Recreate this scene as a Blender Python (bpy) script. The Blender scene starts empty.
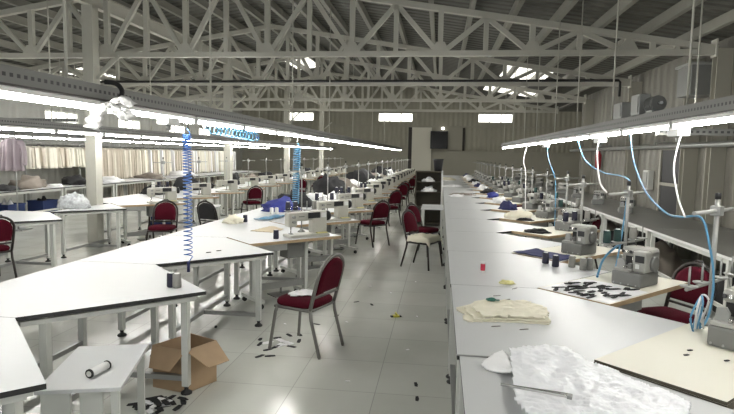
import bpy, bmesh, math, random
from mathutils import Vector, Matrix, noise
random.seed(7)
C = bpy.context.scene.collection
S = bpy.context.scene
PI = math.pi

# ---------------------------------------------------------------- camera, world, exposure
R = ((0.99140357, 0.0297499, -0.12741235), (0.1296066, -0.08993111, 0.98747887), (0.01791906, -0.99550356, -0.09301381))
cam = bpy.data.cameras.new('camera'); co = bpy.data.objects.new('camera', cam); C.objects.link(co)
cam.sensor_width = 36.0; cam.lens = 560.0 / 734.0 * 36.0; cam.clip_start = 0.05; cam.clip_end = 200
co.matrix_world = Matrix(((R[0][0], -R[0][1], -R[0][2], 0), (R[1][0], -R[1][1], -R[1][2], 0), (R[2][0], -R[2][1], -R[2][2], 1.8), (0, 0, 0, 1)))
S.camera = co
S.view_settings.view_transform = 'Standard'; S.view_settings.look = 'None'; S.view_settings.gamma = 1
S.view_settings.use_curve_mapping = False
S.view_settings.exposure = 0.82
w = bpy.data.worlds.new('world'); S.world = w; w.use_nodes = True
w.node_tree.nodes['Background'].inputs[0].default_value = (0.93, 0.97, 1.0, 1)
w.node_tree.nodes['Background'].inputs[1].default_value = 0.38
S.cycles.use_denoising = True
S.cycles.max_bounces = 6
S.cycles.sample_clamp_indirect = 4
TUBE = 56.0

# ---------------------------------------------------------------- materials
def mat(name, col, rough=0.5, metal=0.0, vary=0.06, scale=8.0, bump=0.0, bscale=60.0, emit=0.0, spec=0.5):
    m = bpy.data.materials.new(name); m.use_nodes = True; nt = m.node_tree; b = nt.nodes['Principled BSDF']
    b.inputs['Roughness'].default_value = rough; b.inputs['Metallic'].default_value = metal
    b.inputs['Specular IOR Level'].default_value = spec
    tc = nt.nodes.new('ShaderNodeTexCoord'); nz = nt.nodes.new('ShaderNodeTexNoise')
    nz.inputs['Scale'].default_value = scale; nz.inputs['Detail'].default_value = 3
    nt.links.new(tc.outputs['Object'], nz.inputs['Vector'])
    mx = nt.nodes.new('ShaderNodeMix'); mx.data_type = 'RGBA'
    mx.inputs[6].default_value = (*[max(0, c * (1 - vary)) for c in col], 1)
    mx.inputs[7].default_value = (*[min(1, c * (1 + vary)) for c in col], 1)
    nt.links.new(nz.outputs['Fac'], mx.inputs[0]); nt.links.new(mx.outputs[2], b.inputs['Base Color'])
    if bump:
        n2 = nt.nodes.new('ShaderNodeTexNoise'); n2.inputs['Scale'].default_value = bscale
        nt.links.new(tc.outputs['Object'], n2.inputs['Vector'])
        bp = nt.nodes.new('ShaderNodeBump'); bp.inputs['Strength'].default_value = bump; bp.inputs['Distance'].default_value = 0.01
        nt.links.new(n2.outputs['Fac'], bp.inputs['Height']); nt.links.new(bp.outputs[0], b.inputs['Normal'])
    if emit:
        b.inputs['Emission Color'].default_value = (*col, 1); b.inputs['Emission Strength'].default_value = emit
    return m

def ribbed(name, col, axis, period, depth=0.35, rough=0.6):
    m = mat(name, col, rough, vary=0.08, scale=1.2); nt = m.node_tree; b = nt.nodes['Principled BSDF']
    tc = nt.nodes.new('ShaderNodeTexCoord'); sp = nt.nodes.new('ShaderNodeSeparateXYZ'); nt.links.new(tc.outputs['Object'], sp.inputs[0])
    a = nt.nodes.new('ShaderNodeMath'); a.operation = 'MULTIPLY'; a.inputs[1].default_value = 2 * PI / period
    nt.links.new(sp.outputs[axis], a.inputs[0])
    s = nt.nodes.new('ShaderNodeMath'); s.operation = 'SINE'; nt.links.new(a.outputs[0], s.inputs[0])
    bp = nt.nodes.new('ShaderNodeBump'); bp.inputs['Strength'].default_value = depth; bp.inputs['Distance'].default_value = 0.04
    nt.links.new(s.outputs[0], bp.inputs['Height']); nt.links.new(bp.outputs[0], b.inputs['Normal'])
    return m

def tile_floor():
    m = bpy.data.materials.new('floor_tiles'); m.use_nodes = True; nt = m.node_tree; b = nt.nodes['Principled BSDF']
    L = nt.links.new
    tc = nt.nodes.new('ShaderNodeTexCoord')
    mp = nt.nodes.new('ShaderNodeMapping'); mp.inputs['Location'].default_value = (0.44 / 0.64 , -4.08 / 0.64, 0)
    mp.inputs['Scale'].default_value = (1 / 0.64, 1 / 0.64, 1); L(tc.outputs['Object'], mp.inputs[0])
    br = nt.nodes.new('ShaderNodeTexBrick'); br.offset = 0; br.inputs['Scale'].default_value = 1
    br.inputs['Mortar Size'].default_value = 0.006; br.inputs['Brick Width'].default_value = 1; br.inputs['Row Height'].default_value = 1
    br.inputs['Color1'].default_value = (0.56, 0.57, 0.52, 1); br.inputs['Color2'].default_value = (0.61, 0.62, 0.57, 1)
    br.inputs['Mortar'].default_value = (0.40, 0.40, 0.37, 1); br.inputs['Mortar Smooth'].default_value = 0.3
    L(mp.outputs[0], br.inputs[0])
    nz = nt.nodes.new('ShaderNodeTexNoise'); nz.inputs['Scale'].default_value = 1.6; nz.inputs['Detail'].default_value = 6
    L(tc.outputs['Object'], nz.inputs[0])
    cr = nt.nodes.new('ShaderNodeValToRGB'); cr.color_ramp.elements[0].color = (0.95, 0.95, 0.94, 1); cr.color_ramp.elements[1].color = (1.05, 1.05, 1.05, 1)
    cr.color_ramp.elements[0].position = 0.3; cr.color_ramp.elements[1].position = 0.65
    L(nz.outputs['Fac'], cr.inputs[0])
    mx = nt.nodes.new('ShaderNodeMix'); mx.data_type = 'RGBA'; mx.blend_type = 'MULTIPLY'; mx.inputs[0].default_value = 1
    L(br.outputs[0], mx.inputs[6]); L(cr.outputs[0], mx.inputs[7]); L(mx.outputs[2], b.inputs['Base Color'])
    rr = nt.nodes.new('ShaderNodeMapRange'); rr.inputs[3].default_value = 0.15; rr.inputs[4].default_value = 0.23
    L(nz.outputs['Fac'], rr.inputs[0]); L(rr.outputs[0], b.inputs['Roughness'])
    return m

def perforated(name, col):
    m = mat(name, col, 0.45, 0.3, 0.05); nt = m.node_tree; b = nt.nodes['Principled BSDF']; L = nt.links.new
    tc = nt.nodes.new('ShaderNodeTexCoord'); sp = nt.nodes.new('ShaderNodeSeparateXYZ'); L(tc.outputs['Object'], sp.inputs[0])
    def op(o, a, bb=None):
        n = nt.nodes.new('ShaderNodeMath'); n.operation = o
        for i, v in enumerate((a, bb)):
            if v is None: continue
            if isinstance(v, (int, float)): n.inputs[i].default_value = v
            else: L(v, n.inputs[i])
        return n.outputs[0]
    u = op('ABSOLUTE', op('SUBTRACT', op('FRACT', op('MULTIPLY', sp.outputs[1], 1 / 0.05)), 0.5))
    z = op('ABSOLUTE', op('SUBTRACT', sp.outputs[2], 0.0))
    hole = op('MULTIPLY', op('LESS_THAN', u, 0.25), op('LESS_THAN', z, 0.010))
    mx = nt.nodes.new('ShaderNodeMix'); mx.data_type = 'RGBA'; mx.inputs[7].default_value = (0.03, 0.03, 0.03, 1)
    src = b.inputs['Base Color'].links[0].from_socket
    L(hole, mx.inputs[0]); L(src, mx.inputs[6]); L(mx.outputs[2], b.inputs['Base Color'])
    return m

M = dict(
    lam=mat('white_laminate', (0.59, 0.60, 0.60), 0.32, vary=0.03, scale=2),
    edge=mat('black_edge_band', (0.02, 0.02, 0.02), 0.5),
    paint=mat('light_grey_painted_steel', (0.60, 0.61, 0.57), 0.45, vary=0.05),
    steel=mat('grey_steel', (0.34, 0.345, 0.33), 0.4, 0.5),
    chrome=mat('bright_steel', (0.55, 0.55, 0.53), 0.25, 0.9),
    rubber=mat('black_rubber', (0.015, 0.015, 0.015), 0.6),
    plastic=mat('black_plastic', (0.02, 0.02, 0.022), 0.35),
    red=mat('burgundy_fabric', (0.062, 0.003, 0.010), 0.95, vary=0.2, scale=40, bump=0.2, bscale=300, spec=0.15),
    redp=mat('red_label', (0.45, 0.02, 0.05), 0.5),
    dframe=mat('dark_brown_frame', (0.03, 0.025, 0.022), 0.4, 0.3),
    gframe=mat('grey_chair_frame', (0.19, 0.185, 0.17), 0.35, 0.5),
    wood=mat('plywood_edge', (0.40, 0.29, 0.17), 0.6, vary=0.25, scale=14),
    tan=mat('tan_fabric', (0.55, 0.47, 0.33), 0.8),
    creamb=mat('cream_board', (0.72, 0.70, 0.60), 0.5, vary=0.03, scale=3),
    creamc=mat('cream_cloth', (0.78, 0.74, 0.60), 0.85, vary=0.06, scale=12, bump=0.3, bscale=90),
    whitec=mat('white_cloth', (0.84, 0.84, 0.84), 0.75, vary=0.04, scale=10, bump=0.2, bscale=60),
    film=mat('white_plastic_film', (0.88, 0.89, 0.91), 0.3, vary=0.03, scale=14, bump=0.6, bscale=34),
    card=mat('cardboard', (0.40, 0.28, 0.17), 0.8, vary=0.12, scale=10),
    mach=mat('ivory_machine_paint', (0.50, 0.49, 0.43), 0.35, vary=0.04),
    machg=mat('grey_machine_paint', (0.17, 0.172, 0.162), 0.45, vary=0.08),
    machl=mat('pale_machine_paint', (0.36, 0.36, 0.33), 0.4, vary=0.06),
    blue=mat('blue_hose', (0.06, 0.17, 0.50), 0.35),
    lblue=mat('light_blue_hose', (0.09, 0.27, 0.44), 0.35),
    white=mat('white_plastic', (0.80, 0.80, 0.78), 0.4),
    navy=mat('navy_cloth', (0.025, 0.028, 0.10), 0.85, vary=0.2, scale=15),
    royal=mat('royal_blue_cloth', (0.02, 0.03, 0.20), 0.8, vary=0.25, scale=15, bump=0.3),
    black=mat('black_cloth', (0.012, 0.012, 0.013), 0.85, vary=0.3, scale=20, bump=0.3),
    standp=mat('grey_stand_paint', (0.36, 0.36, 0.34), 0.4, 0.2),
    bow=mat('greyish_white_cloth', (0.50, 0.50, 0.49), 0.8, vary=0.08, scale=14),
    truss=mat('cream_grey_truss_paint', (0.47, 0.46, 0.40), 0.5, vary=0.08, scale=3),
    purlin=mat('galvanised_purlin', (0.27, 0.265, 0.225), 0.45, 0.2, vary=0.1),
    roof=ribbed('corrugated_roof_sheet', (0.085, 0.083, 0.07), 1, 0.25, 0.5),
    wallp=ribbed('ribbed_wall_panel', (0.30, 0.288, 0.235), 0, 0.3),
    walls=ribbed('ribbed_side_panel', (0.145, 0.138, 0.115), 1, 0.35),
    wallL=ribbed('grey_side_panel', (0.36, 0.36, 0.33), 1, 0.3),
    wallb=mat('painted_wall', (0.30, 0.288, 0.24), 0.7, vary=0.08, scale=1),
    dark=mat('opening_shade', (0.012, 0.012, 0.012), 0.6),
    greyt=mat('grey_tabletop', (0.17, 0.17, 0.155), 0.35, vary=0.05, scale=2),
    brown=mat('dark_brown_board', (0.065, 0.055, 0.035), 0.6),
    mauve=mat('mauve_shirt_cloth', (0.40, 0.34, 0.37), 0.85, vary=0.06, scale=6),
    garm=mat('off_white_trouser_cloth', (0.80, 0.77, 0.67), 0.85, vary=0.08, scale=9),
    garm2=mat('beige_trouser_cloth', (0.64, 0.58, 0.49), 0.85, vary=0.08, scale=9),
    garmd=mat('dark_trouser_cloth', (0.22, 0.19, 0.16), 0.85, vary=0.15, scale=9),
    green=mat('dark_green_thread', (0.010, 0.040, 0.035), 0.7, bump=0.3, bscale=200),
    thg=mat('grey_thread', (0.24, 0.235, 0.215), 0.7, bump=0.3, bscale=200),
    thn=mat('navy_thread', (0.012, 0.012, 0.03), 0.7),
    thw=mat('white_thread', (0.80, 0.80, 0.76), 0.7),
    yellow=mat('yellow_plastic', (0.65, 0.60, 0.08), 0.5),
    gold=mat('yellow_cream_scrap', (0.70, 0.66, 0.30), 0.6),
    teal=mat('green_plastic', (0.01, 0.10, 0.07), 0.4),
    bluechair=mat('blue_fabric', (0.018, 0.035, 0.12), 0.8),
    redx=mat('fire_red', (0.30, 0.02, 0.03), 0.4),
    chan=perforated('perforated_channel', (0.17, 0.17, 0.16)),
    tube=mat('lit_tube', (1.0, 0.985, 0.94), 0.4, vary=0.0, emit=TUBE),
    pane=mat('daylit_pane', (1.0, 0.98, 0.90), 0.3, vary=0.0, emit=2.6),
    sky=mat('daylit_skylight_sheet', (1.0, 0.98, 0.9), 0.4, vary=0.0, emit=1.1),
    floor=tile_floor(),
    screen=mat('dark_screen', (0.006, 0.006, 0.006), 0.25),
    ivory=mat('ivory_door_panel', (0.62, 0.60, 0.52), 0.5, vary=0.04, scale=1),
    bag=mat('clear_plastic_bag', (0.50, 0.52, 0.53), 0.2, vary=0.5, scale=22, bump=0.6, bscale=40),
)

# ---------------------------------------------------------------- mesh builder
class MB:
    def __init__(s): s.b = bmesh.new(); s.T = Matrix.Identity(4)
    def at(s, x=0, y=0, z=0, rz=0): s.T = Matrix.Translation((x, y, z)) @ Matrix.Rotation(rz, 4, 'Z'); return s
    def _v(s, p): return s.b.verts.new(s.T @ Vector(p))
    def face(s, vs, m=0, sm=False):
        try:
            f = s.b.faces.new(vs); f.material_index = m; f.smooth = sm; return f
        except ValueError: return None
    def box(s, x0, x1, y0, y1, z0, z1, m=0, bev=0.0, top=None):
        v = [s._v(p) for p in ((x0, y0, z0), (x1, y0, z0), (x1, y1, z0), (x0, y1, z0), (x0, y0, z1), (x1, y0, z1), (x1, y1, z1), (x0, y1, z1))]
        fs = [s.face([v[i] for i in q], m) for q in ((3, 2, 1, 0), (4, 5, 6, 7), (0, 1, 5, 4), (1, 2, 6, 5), (2, 3, 7, 6), (3, 0, 4, 7))]
        if top is not None: fs[1].material_index = top
        if bev:
            es = list({e for f in fs for e in f.edges})
            bmesh.ops.bevel(s.b, geom=es, offset=bev, segments=2, affect='EDGES', profile=0.5)
        return s
    def prism(s, poly, z0, z1, m=0, mt=None, bev=0.0):
        a = [s._v((p[0], p[1], z0)) for p in poly]; b = [s._v((p[0], p[1], z1)) for p in poly]; n = len(poly)
        s.face(a[::-1], m); s.face(b, m if mt is None else mt)
        for i in range(n): s.face([a[i], a[(i + 1) % n], b[(i + 1) % n], b[i]], m)
        return s
    def tube(s, pts, r, seg=8, m=0, closed=False, r1=None):
        pts = [Vector(p) for p in pts]; n = len(pts); rings = []
        up = Vector((0, 0, 1))
        for i, p in enumerate(pts):
            if closed: d = pts[(i + 1) % n] - pts[i - 1]
            else: d = pts[min(i + 1, n - 1)] - pts[max(i - 1, 0)]
            if d.length < 1e-9: d = Vector((0, 0, 1))
            d.normalize()
            a = d.cross(up)
            if a.length < 0.05: a = d.cross(Vector((1, 0, 0)))
            a.normalize()
            if rings and a.dot(la) < 0: pass
            la = a; b = d.cross(a)
            rr = r if r1 is None else r + (r1 - r) * i / (n - 1)
            rings.append([s._v(p + (a * math.cos(t) + b * math.sin(t)) * rr) for t in [2 * PI * k / seg for k in range(seg)]])
        for i in range(n if closed else n - 1):
            A, B = rings[i], rings[(i + 1) % n]
            for k in range(seg): s.face([A[k], A[(k + 1) % seg], B[(k + 1) % seg], B[k]], m, True)
        if not closed: s.face(rings[0][::-1], m); s.face(rings[-1], m)
        return s
    def bar(s, p, q, wx, wy, m=0):
        p, q = Vector(p), Vector(q); d = (q - p).normalized(); up = Vector((0, 1, 0)) if abs(d.y) < 0.9 else Vector((0, 0, 1))
        a = d.cross(up).normalized() * wx / 2; b = d.cross(a).normalized() * wy / 2
        A = [s._v(p + i * a + j * b) for i, j in ((-1, -1), (1, -1), (1, 1), (-1, 1))]; B = [s._v(q + i * a + j * b) for i, j in ((-1, -1), (1, -1), (1, 1), (-1, 1))]
        s.face(A[::-1], m); s.face(B, m)
        for k in range(4): s.face([A[k], A[(k + 1) % 4], B[(k + 1) % 4], B[k]], m)
        return s
    def lathe(s, prof, seg=16, m=0, c=(0, 0, 0), ms=None):
        rings = []
        for r, z in prof: rings.append([s._v((c[0] + r * math.cos(2 * PI * k / seg), c[1] + r * math.sin(2 * PI * k / seg), c[2] + z)) for k in range(seg)])
        for i in range(len(prof) - 1):
            for k in range(seg): s.face([rings[i][k], rings[i][(k + 1) % seg], rings[i + 1][(k + 1) % seg], rings[i + 1][k]], m if ms is None else ms[i], True)
        s.face(rings[0][::-1], m if ms is None else ms[0]); s.face(rings[-1], m if ms is None else ms[-1])
        return s
    def sheet(s, inside, x0, x1, y0, y1, nx, ny, hf, th=0.004, m=0):
        """a draped cloth over the outline inside(x,y), upper surface height hf(x,y), with thickness"""
        g = {}
        P = lambda i, j: (x0 + (x1 - x0) * i / nx, y0 + (y1 - y0) * j / ny)
        cells = [(i, j) for i in range(nx) for j in range(ny) if inside(*[(a + b) / 2 for a, b in zip(P(i, j), P(i + 1, j + 1))])]
        def vert(i, j, t):
            k = (i, j, t)
            if k not in g:
                x, y = P(i, j); g[k] = s._v((x, y, hf(x, y) - (th if t else 0)))
            return g[k]
        cs = set(cells)
        for i, j in cells:
            s.face([vert(i, j, 0), vert(i + 1, j, 0), vert(i + 1, j + 1, 0), vert(i, j + 1, 0)], m, True)
            s.face([vert(i, j + 1, 1), vert(i + 1, j + 1, 1), vert(i + 1, j, 1), vert(i, j, 1)], m, True)
            for di, dj, a, b in ((0, -1, (i, j), (i + 1, j)), (1, 0, (i + 1, j), (i + 1, j + 1)), (0, 1, (i + 1, j + 1), (i, j + 1)), (-1, 0, (i, j + 1), (i, j))):
                if (i + di, j + dj) not in cs: s.face([vert(*b, 0), vert(*a, 0), vert(*a, 1), vert(*b, 1)], m, True)
        return s
    def blob(s, rx, ry, rz, seed=0, rough=0.35, sub=3, m=0, c=(0, 0, 0), freq=2.2):
        r = bmesh.ops.create_icosphere(s.b, subdivisions=sub, radius=1)
        for v in r['verts']:
            n = v.co.normalized(); k = 1 + rough * noise.noise(n * freq + Vector((seed * 7.3, seed * 1.7, 0))) + rough * 0.5 * noise.noise(n * freq * 2.7 + Vector((seed, 3, 9)))
            z = n.z * k * rz
            v.co = s.T @ Vector((c[0] + n.x * k * rx, c[1] + n.y * k * ry, c[2] + max(z, 0.0)))
        for v in r['verts']:
            for f in v.link_faces: f.smooth = True; f.material_index = m
        return s
    def build(s, name, mats, parent=None, loc=None, rz=0):
        bmesh.ops.recalc_face_normals(s.b, faces=s.b.faces[:])
        me = bpy.data.meshes.new(name); s.b.to_mesh(me); s.b.free()
        for m in (mats if isinstance(mats, (list, tuple)) else [mats]): me.materials.append(m)
        o = bpy.data.objects.new(name, me); C.objects.link(o)
        if parent is not None: o.parent = parent
        if loc is not None: o.location = loc
        o.rotation_euler = (0, 0, rz)
        return o

def tag(o, label=None, cat=None, group=None, kind=None):
    if label: o['label'] = label
    if cat: o['category'] = cat
    if group: o['group'] = group
    if kind: o['kind'] = kind
    return o
def empty(name, label, cat, loc=(0, 0, 0), rz=0, group=None):
    o = bpy.data.objects.new(name, None); C.objects.link(o); o.location = loc; o.rotation_euler = (0, 0, rz); o.empty_display_size = 0.1
    return tag(o, label, cat, group)
def copy_tree(o, parent=None):
    c = o.copy(); C.objects.link(c)
    if parent is not None: c.parent = parent
    for ch in list(o.children): copy_tree(ch, c)
    return c
def dup(o, loc, rz=0, label=None, group=None):
    c = copy_tree(o); c.location = loc; c.rotation_euler = (0, 0, rz)
    if label: c['label'] = label
    if group: c['group'] = group
    return c
ORD = ['first', 'second', 'third', 'fourth', 'fifth', 'sixth', 'seventh', 'eighth', 'ninth', 'tenth', 'eleventh', 'twelfth', 'thirteenth', 'fourteenth', 'fifteenth', 'sixteenth', 'seventeenth', 'eighteenth', 'nineteenth', 'twentieth'] + [f'{a}-{b}' for a in ('twenty', 'thirty') for b in ('first', 'second', 'third', 'fourth', 'fifth', 'sixth', 'seventh', 'eighth', 'ninth')]
class Proto:
    """first use moves the original, later uses copy it"""
    def __init__(s, root): s.o = root; s.used = False
    def put(s, loc, rz, label, group=None):
        if not s.used:
            s.used = True; s.o.location = loc; s.o.rotation_euler = (0, 0, rz); tag(s.o, label, None, group); return s.o
        c = dup(s.o, loc, rz, label); 
        if group: c['group'] = group
        return c

# ---------------------------------------------------------------- the setting
XL, XR, YB, YF = -13.2, 4.6, 36.4, -3.0
PK, PZ, SL = -4.3, 5.2, 0.157
def roofz(x): return PZ - SL * abs(x - PK)
XR2, YC, YJ, ZC = 10.0, 24.0, 19.5, 6.6
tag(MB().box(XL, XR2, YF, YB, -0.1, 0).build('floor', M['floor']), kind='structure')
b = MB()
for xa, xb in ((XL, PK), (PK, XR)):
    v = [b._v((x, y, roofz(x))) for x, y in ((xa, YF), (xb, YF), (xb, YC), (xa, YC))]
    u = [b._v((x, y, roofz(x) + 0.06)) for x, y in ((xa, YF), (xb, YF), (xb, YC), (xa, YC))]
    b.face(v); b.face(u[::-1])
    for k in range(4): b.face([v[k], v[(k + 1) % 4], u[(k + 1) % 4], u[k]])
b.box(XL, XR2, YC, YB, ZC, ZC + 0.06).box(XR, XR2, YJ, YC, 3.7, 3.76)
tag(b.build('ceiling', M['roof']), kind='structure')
b = MB(); A = [b._v((x, YC, z)) for x, z in ((XL, roofz(XL) + 0.06), (PK, PZ + 0.06), (XR, roofz(XR) + 0.06), (XR2, 3.76), (XR2, ZC + 0.06), (XL, ZC + 0.06))]; Bq = [b._v((v.co.x, YC - 0.1, v.co.z)) for v in A]
b.face(A); b.face(Bq[::-1]); [b.face([A[i], A[(i + 1) % 6], Bq[(i + 1) % 6], Bq[i]]) for i in range(6)]
tag(b.build('trim_20', M['wallp']), kind='structure')

def wall_with_holes_x(name, y0, y1, x0, x1, z0, ztop, holes, m):
    """wall facing -y between y0,y1 with window openings (xa,xb,za,zb)"""
    b = MB(); xs = sorted({x0, x1, PK, *[h[0] for h in holes], *[h[1] for h in holes]})
    zs = [z0] + sorted({z for h in holes for z in h[2:]})
    for i in range(len(xs) - 1):
        xa, xb = xs[i], xs[i + 1]
        for j in range(len(zs) - 1):
            if any(h[0] <= xa and xb <= h[1] and h[2] <= zs[j] and zs[j + 1] <= h[3] for h in holes): continue
            b.box(xa, xb, y0, y1, zs[j], zs[j + 1])
        za = zs[-1]; pts = [(xa, za), (xb, za), (xb, ztop(xb)), (xa, ztop(xa))]
        A = [b._v((p[0], y0, p[1])) for p in pts]; B = [b._v((p[0], y1, p[1])) for p in pts]
        b.face(A); b.face(B[::-1])
        for k in range(4): b.face([A[k], A[(k + 1) % 4], B[(k + 1) % 4], B[k]])
    return tag(b.build(name, m), kind='structure')
WZ0, WZ1 = 3.93, 4.52
rearw = [(-10.35, -8.35), (-4.05, -1.85), (2.3, 4.42)]
holes = [(a, c, WZ0, WZ1) for a, c in rearw]
wall_with_holes_x('wall_back', YB, YB + 0.2, XL, XR2, 0, lambda x: ZC, holes, M['wallp'])
leftw = [(17.45, 19.2), (21.8, 23.5), (26.2, 27.9), (29.6, 31.2)]
b = MB(); ys = [YF] + [y for p in leftw for y in p] + [YB]
for i in range(len(ys) - 1):
    if i % 2 == 0: b.box(XL - 0.2, XL, ys[i], ys[i + 1], 2.7, 3.12)
b.box(XL - 0.2, XL, YF, YB, 0, 2.7); b.box(XL - 0.2, XL, YF, YB, 3.12, roofz(XL) + 0.05).box(XL - 0.2, XL, YC, YB, roofz(XL) + 0.05, ZC)
tag(b.build('wall_left', M['wallL']), kind='structure')
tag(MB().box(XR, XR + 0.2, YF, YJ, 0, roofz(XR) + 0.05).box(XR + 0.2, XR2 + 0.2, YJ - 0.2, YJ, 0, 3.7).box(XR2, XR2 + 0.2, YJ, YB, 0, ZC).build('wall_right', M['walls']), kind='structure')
n = 0
for a, c in rearw:
    n += 1; r = empty(f'window_{n}', None, None, ((a + c) / 2, YB + 0.05, WZ0)); tag(r, kind='structure'); hw = (c - a) / 2
    f = MB(); t = 0.06
    f.box(-hw, hw, -0.03, 0.03, 0, t).box(-hw, hw, -0.03, 0.03, WZ1 - WZ0 - t, WZ1 - WZ0)
    for x in (-hw, -hw * 0.33, hw * 0.33, hw): f.box(max(x - t / 2, -hw), min(x + t / 2, hw), -0.03, 0.03, t, WZ1 - WZ0 - t)
    f.build('window_frame', M['paint'], r); MB().box(-hw, hw, 0.035, 0.05, 0, WZ1 - WZ0).build('window_pane', M['pane'], r)
for a, c in leftw:
    n += 1; r = empty(f'window_{n}', None, None, (XL - 0.05, (a + c) / 2, 2.7)); tag(r, kind='structure'); hw = (c - a) / 2; t = 0.05
    f = MB(); f.box(-0.03, 0.03, -hw, hw, 0, t).box(-0.03, 0.03, -hw, hw, 0.42 - t, 0.42)
    for y in (-hw, -hw / 3, hw / 3, hw): f.box(-0.03, 0.03, max(y - t / 2, -hw), min(y + t / 2, hw), t, 0.42 - t)
    f.build('window_frame', M['paint'], r); MB().box(-0.05, -0.035, -hw, hw, 0, 0.42).build('window_pane', M['pane'], r)
# rear wall fittings
tag(MB().box(XL, XR2, YB - 0.05, YB - 0.005, 3.62, 3.72).build('trim_1', M['wallb']), kind='structure')
tag(MB().box(XL, XR2, YB - 0.03, YB - 0.005, 0, 2.15).build('trim_2', M['wallb']), kind='structure')
tag(MB().box(-1.85, -0.6, YB - 0.12, YB - 0.04, 0, 3.6).build('door_1', M['ivory']), kind='structure')
tag(MB().box(-2.08, -1.85, YB - 0.10, YB - 0.04, 0, 3.6).build('trim_3', M['dframe']), kind='structure')
tag(MB().box(1.35, 1.5, YB - 0.10, YB - 0.04, 2.15, 3.6).build('trim_4', M['dframe']), kind='structure')
tag(MB().box(-0.05, 1.35, YB - 0.08, YB - 0.04, 2.18, 3.6).build('door_2', M['wallb']), kind='structure')
t = empty('wall_screen', 'dark wall screen high on the rear wall beside the pale door panel', 'screen', (-0.12, YB - 0.3, 2.25))
MB().box(-0.55, 0.55, -0.04, 0.04, 0, 1.12, 0, 0.015).build('screen_casing', M['plastic'], t)
MB().box(-0.50, 0.50, -0.05, -0.041, 0.05, 1.07).build('screen_glass', M['screen'], t)
MB().box(-0.1, 0.1, 0.04, 0.17, 0.4, 0.8).build('wall_bracket', M['steel'], t)
t = empty('wall_lamp', 'small round lamp above the dark wall screen on rear wall', 'lamp', (0.1, YB - 0.12, 3.55))
MB().box(-0.08, 0.08, 0, 0.07, -0.1, 0.1).build('lamp_base', M['paint'], t)
MB().lathe([(0.0, -0.1), (0.09, -0.06), (0.1, 0.0), (0.06, 0.07), (0.0, 0.08)], 12).build('lamp_globe', mat('lit_globe', (1, 0.97, 0.9), vary=0, emit=3), t, (0, -0.1, 0))

# right wall: frame columns, dark doorway, pipe, extinguisher
for k, y in enumerate((9.9, 10.9, 14.0, 18.1)):
    b = MB(); b.box(XR - 0.24, XR - 0.005, y - 0.09, y - 0.07, 0, 3.6).box(XR - 0.24, XR - 0.005, y + 0.07, y + 0.09, 0, 3.6).box(XR - 0.13, XR - 0.11, y - 0.07, y + 0.07, 0, 3.6)
    tag(b.build('trim_%d' % (k + 5), M['wallb']), kind='structure')
r = empty('door_3', None, None, (XR, 11.75, 0)); tag(r, kind='structure')
MB().box(-0.03, -0.005, -0.62, 0.62, 0, 2.0).build('doorway_shade', M['dark'], r)  # black slab on the solid wall, painted as the doorway's dark inside
MB().box(-0.06, -0.01, -0.7, -0.62, 0, 2.08).box(-0.06, -0.01, 0.62, 0.7, 0, 2.08).box(-0.06, -0.01, -0.62, 0.62, 2.0, 2.08).box(-0.06, -0.02, -0.62, 0.62, 1.28, 1.34).build('door_frame', M['wallb'], r)
b = MB().tube([(XR - 0.32, 2, 2.06), (XR - 0.32, 19.4, 2.06)], 0.045, 10)
for y in range(4, 19, 4): b.box(XR - 0.34, XR - 0.30, y - 0.03, y + 0.03, 2.06, 2.15).box(XR - 0.34, XR - 0.005, y - 0.02, y + 0.02, 2.13, 2.16)
tag(b.build('wall_pipe', M['steel']), 'grey pipe running along the right wall at head height', 'pipe')
t = empty('fire_extinguisher', 'red fire extinguisher hanging on the right wall above the grey bench', 'fire extinguisher', (XR - 0.12, 16.8, 1.5))
MB().lathe([(0.02, 0), (0.08, 0.02), (0.085, 0.4), (0.05, 0.48), (0.025, 0.5), (0.025, 0.54)], 14).build('cylinder', M['redx'], t)
MB().box(-0.02, 0.02, -0.06, 0.06, 0.53, 0.57).build('valve', M['plastic'], t)
MB().tube([(0, 0.03, 0.54), (0, 0.12, 0.5), (0, 0.12, 0.25)], 0.012, 6).build('hose', M['rubber'], t)
t = empty('switch_box', 'pale grey electrical box on right wall below the pipe beside the doorway', 'box', (XR - 0.005, 13.0, 1.15))
MB().box(-0.12, 0, -0.16, 0.16, 0, 0.42, 0, 0.01).build('box_body', M['paint'], t)
MB().box(-0.135, -0.12, -0.12, 0.12, 0.04, 0.38).build('box_door', M['steel'], t)
# wall cabinet/duct high on the right wall
t = empty('wall_duct', 'boxy grey duct on the upper right wall above the light rail', 'duct', (XR - 0.31, 10.45, 2.9))
MB().box(-0.16, 0.30, -0.28, 0.28, 0, 0.5).build('duct_body', M['machg'], t); MB().box(-0.2, 0.30, -0.32, 0.32, 0.5, 0.54).build('duct_flange', M['steel'], t)

# skylights in the roof
n = 0
for y in (15.6, 19.4):
    for xa, xb in (((-11.3, -10.6), (1.7, 2.9)) if y < 16 else ((-5.5, -4.4), (1.5, 3.2))):
        b = MB(); sl = 0.02
        for q in range(6):
            ya = y + q * 0.36; v = [b._v((x, yy, roofz(x) - z)) for x, yy, z in ((xa, ya, sl), (xb, ya, sl), (xb, ya + 0.2, sl), (xa, ya + 0.2, sl))]
            u = [b._v((x, yy, roofz(x) - z)) for x, yy, z in ((xa, ya, 0.004), (xb, ya, 0.004), (xb, ya + 0.2, 0.004), (xa, ya + 0.2, 0.004))]
            b.face(v); b.face(u[::-1])
            for k in range(4): b.face([v[k], v[(k + 1) % 4], u[(k + 1) % 4], u[k]])
        n += 1; tag(b.build('window_%d' % (n + 10), M['sky']), kind='structure')

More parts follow.
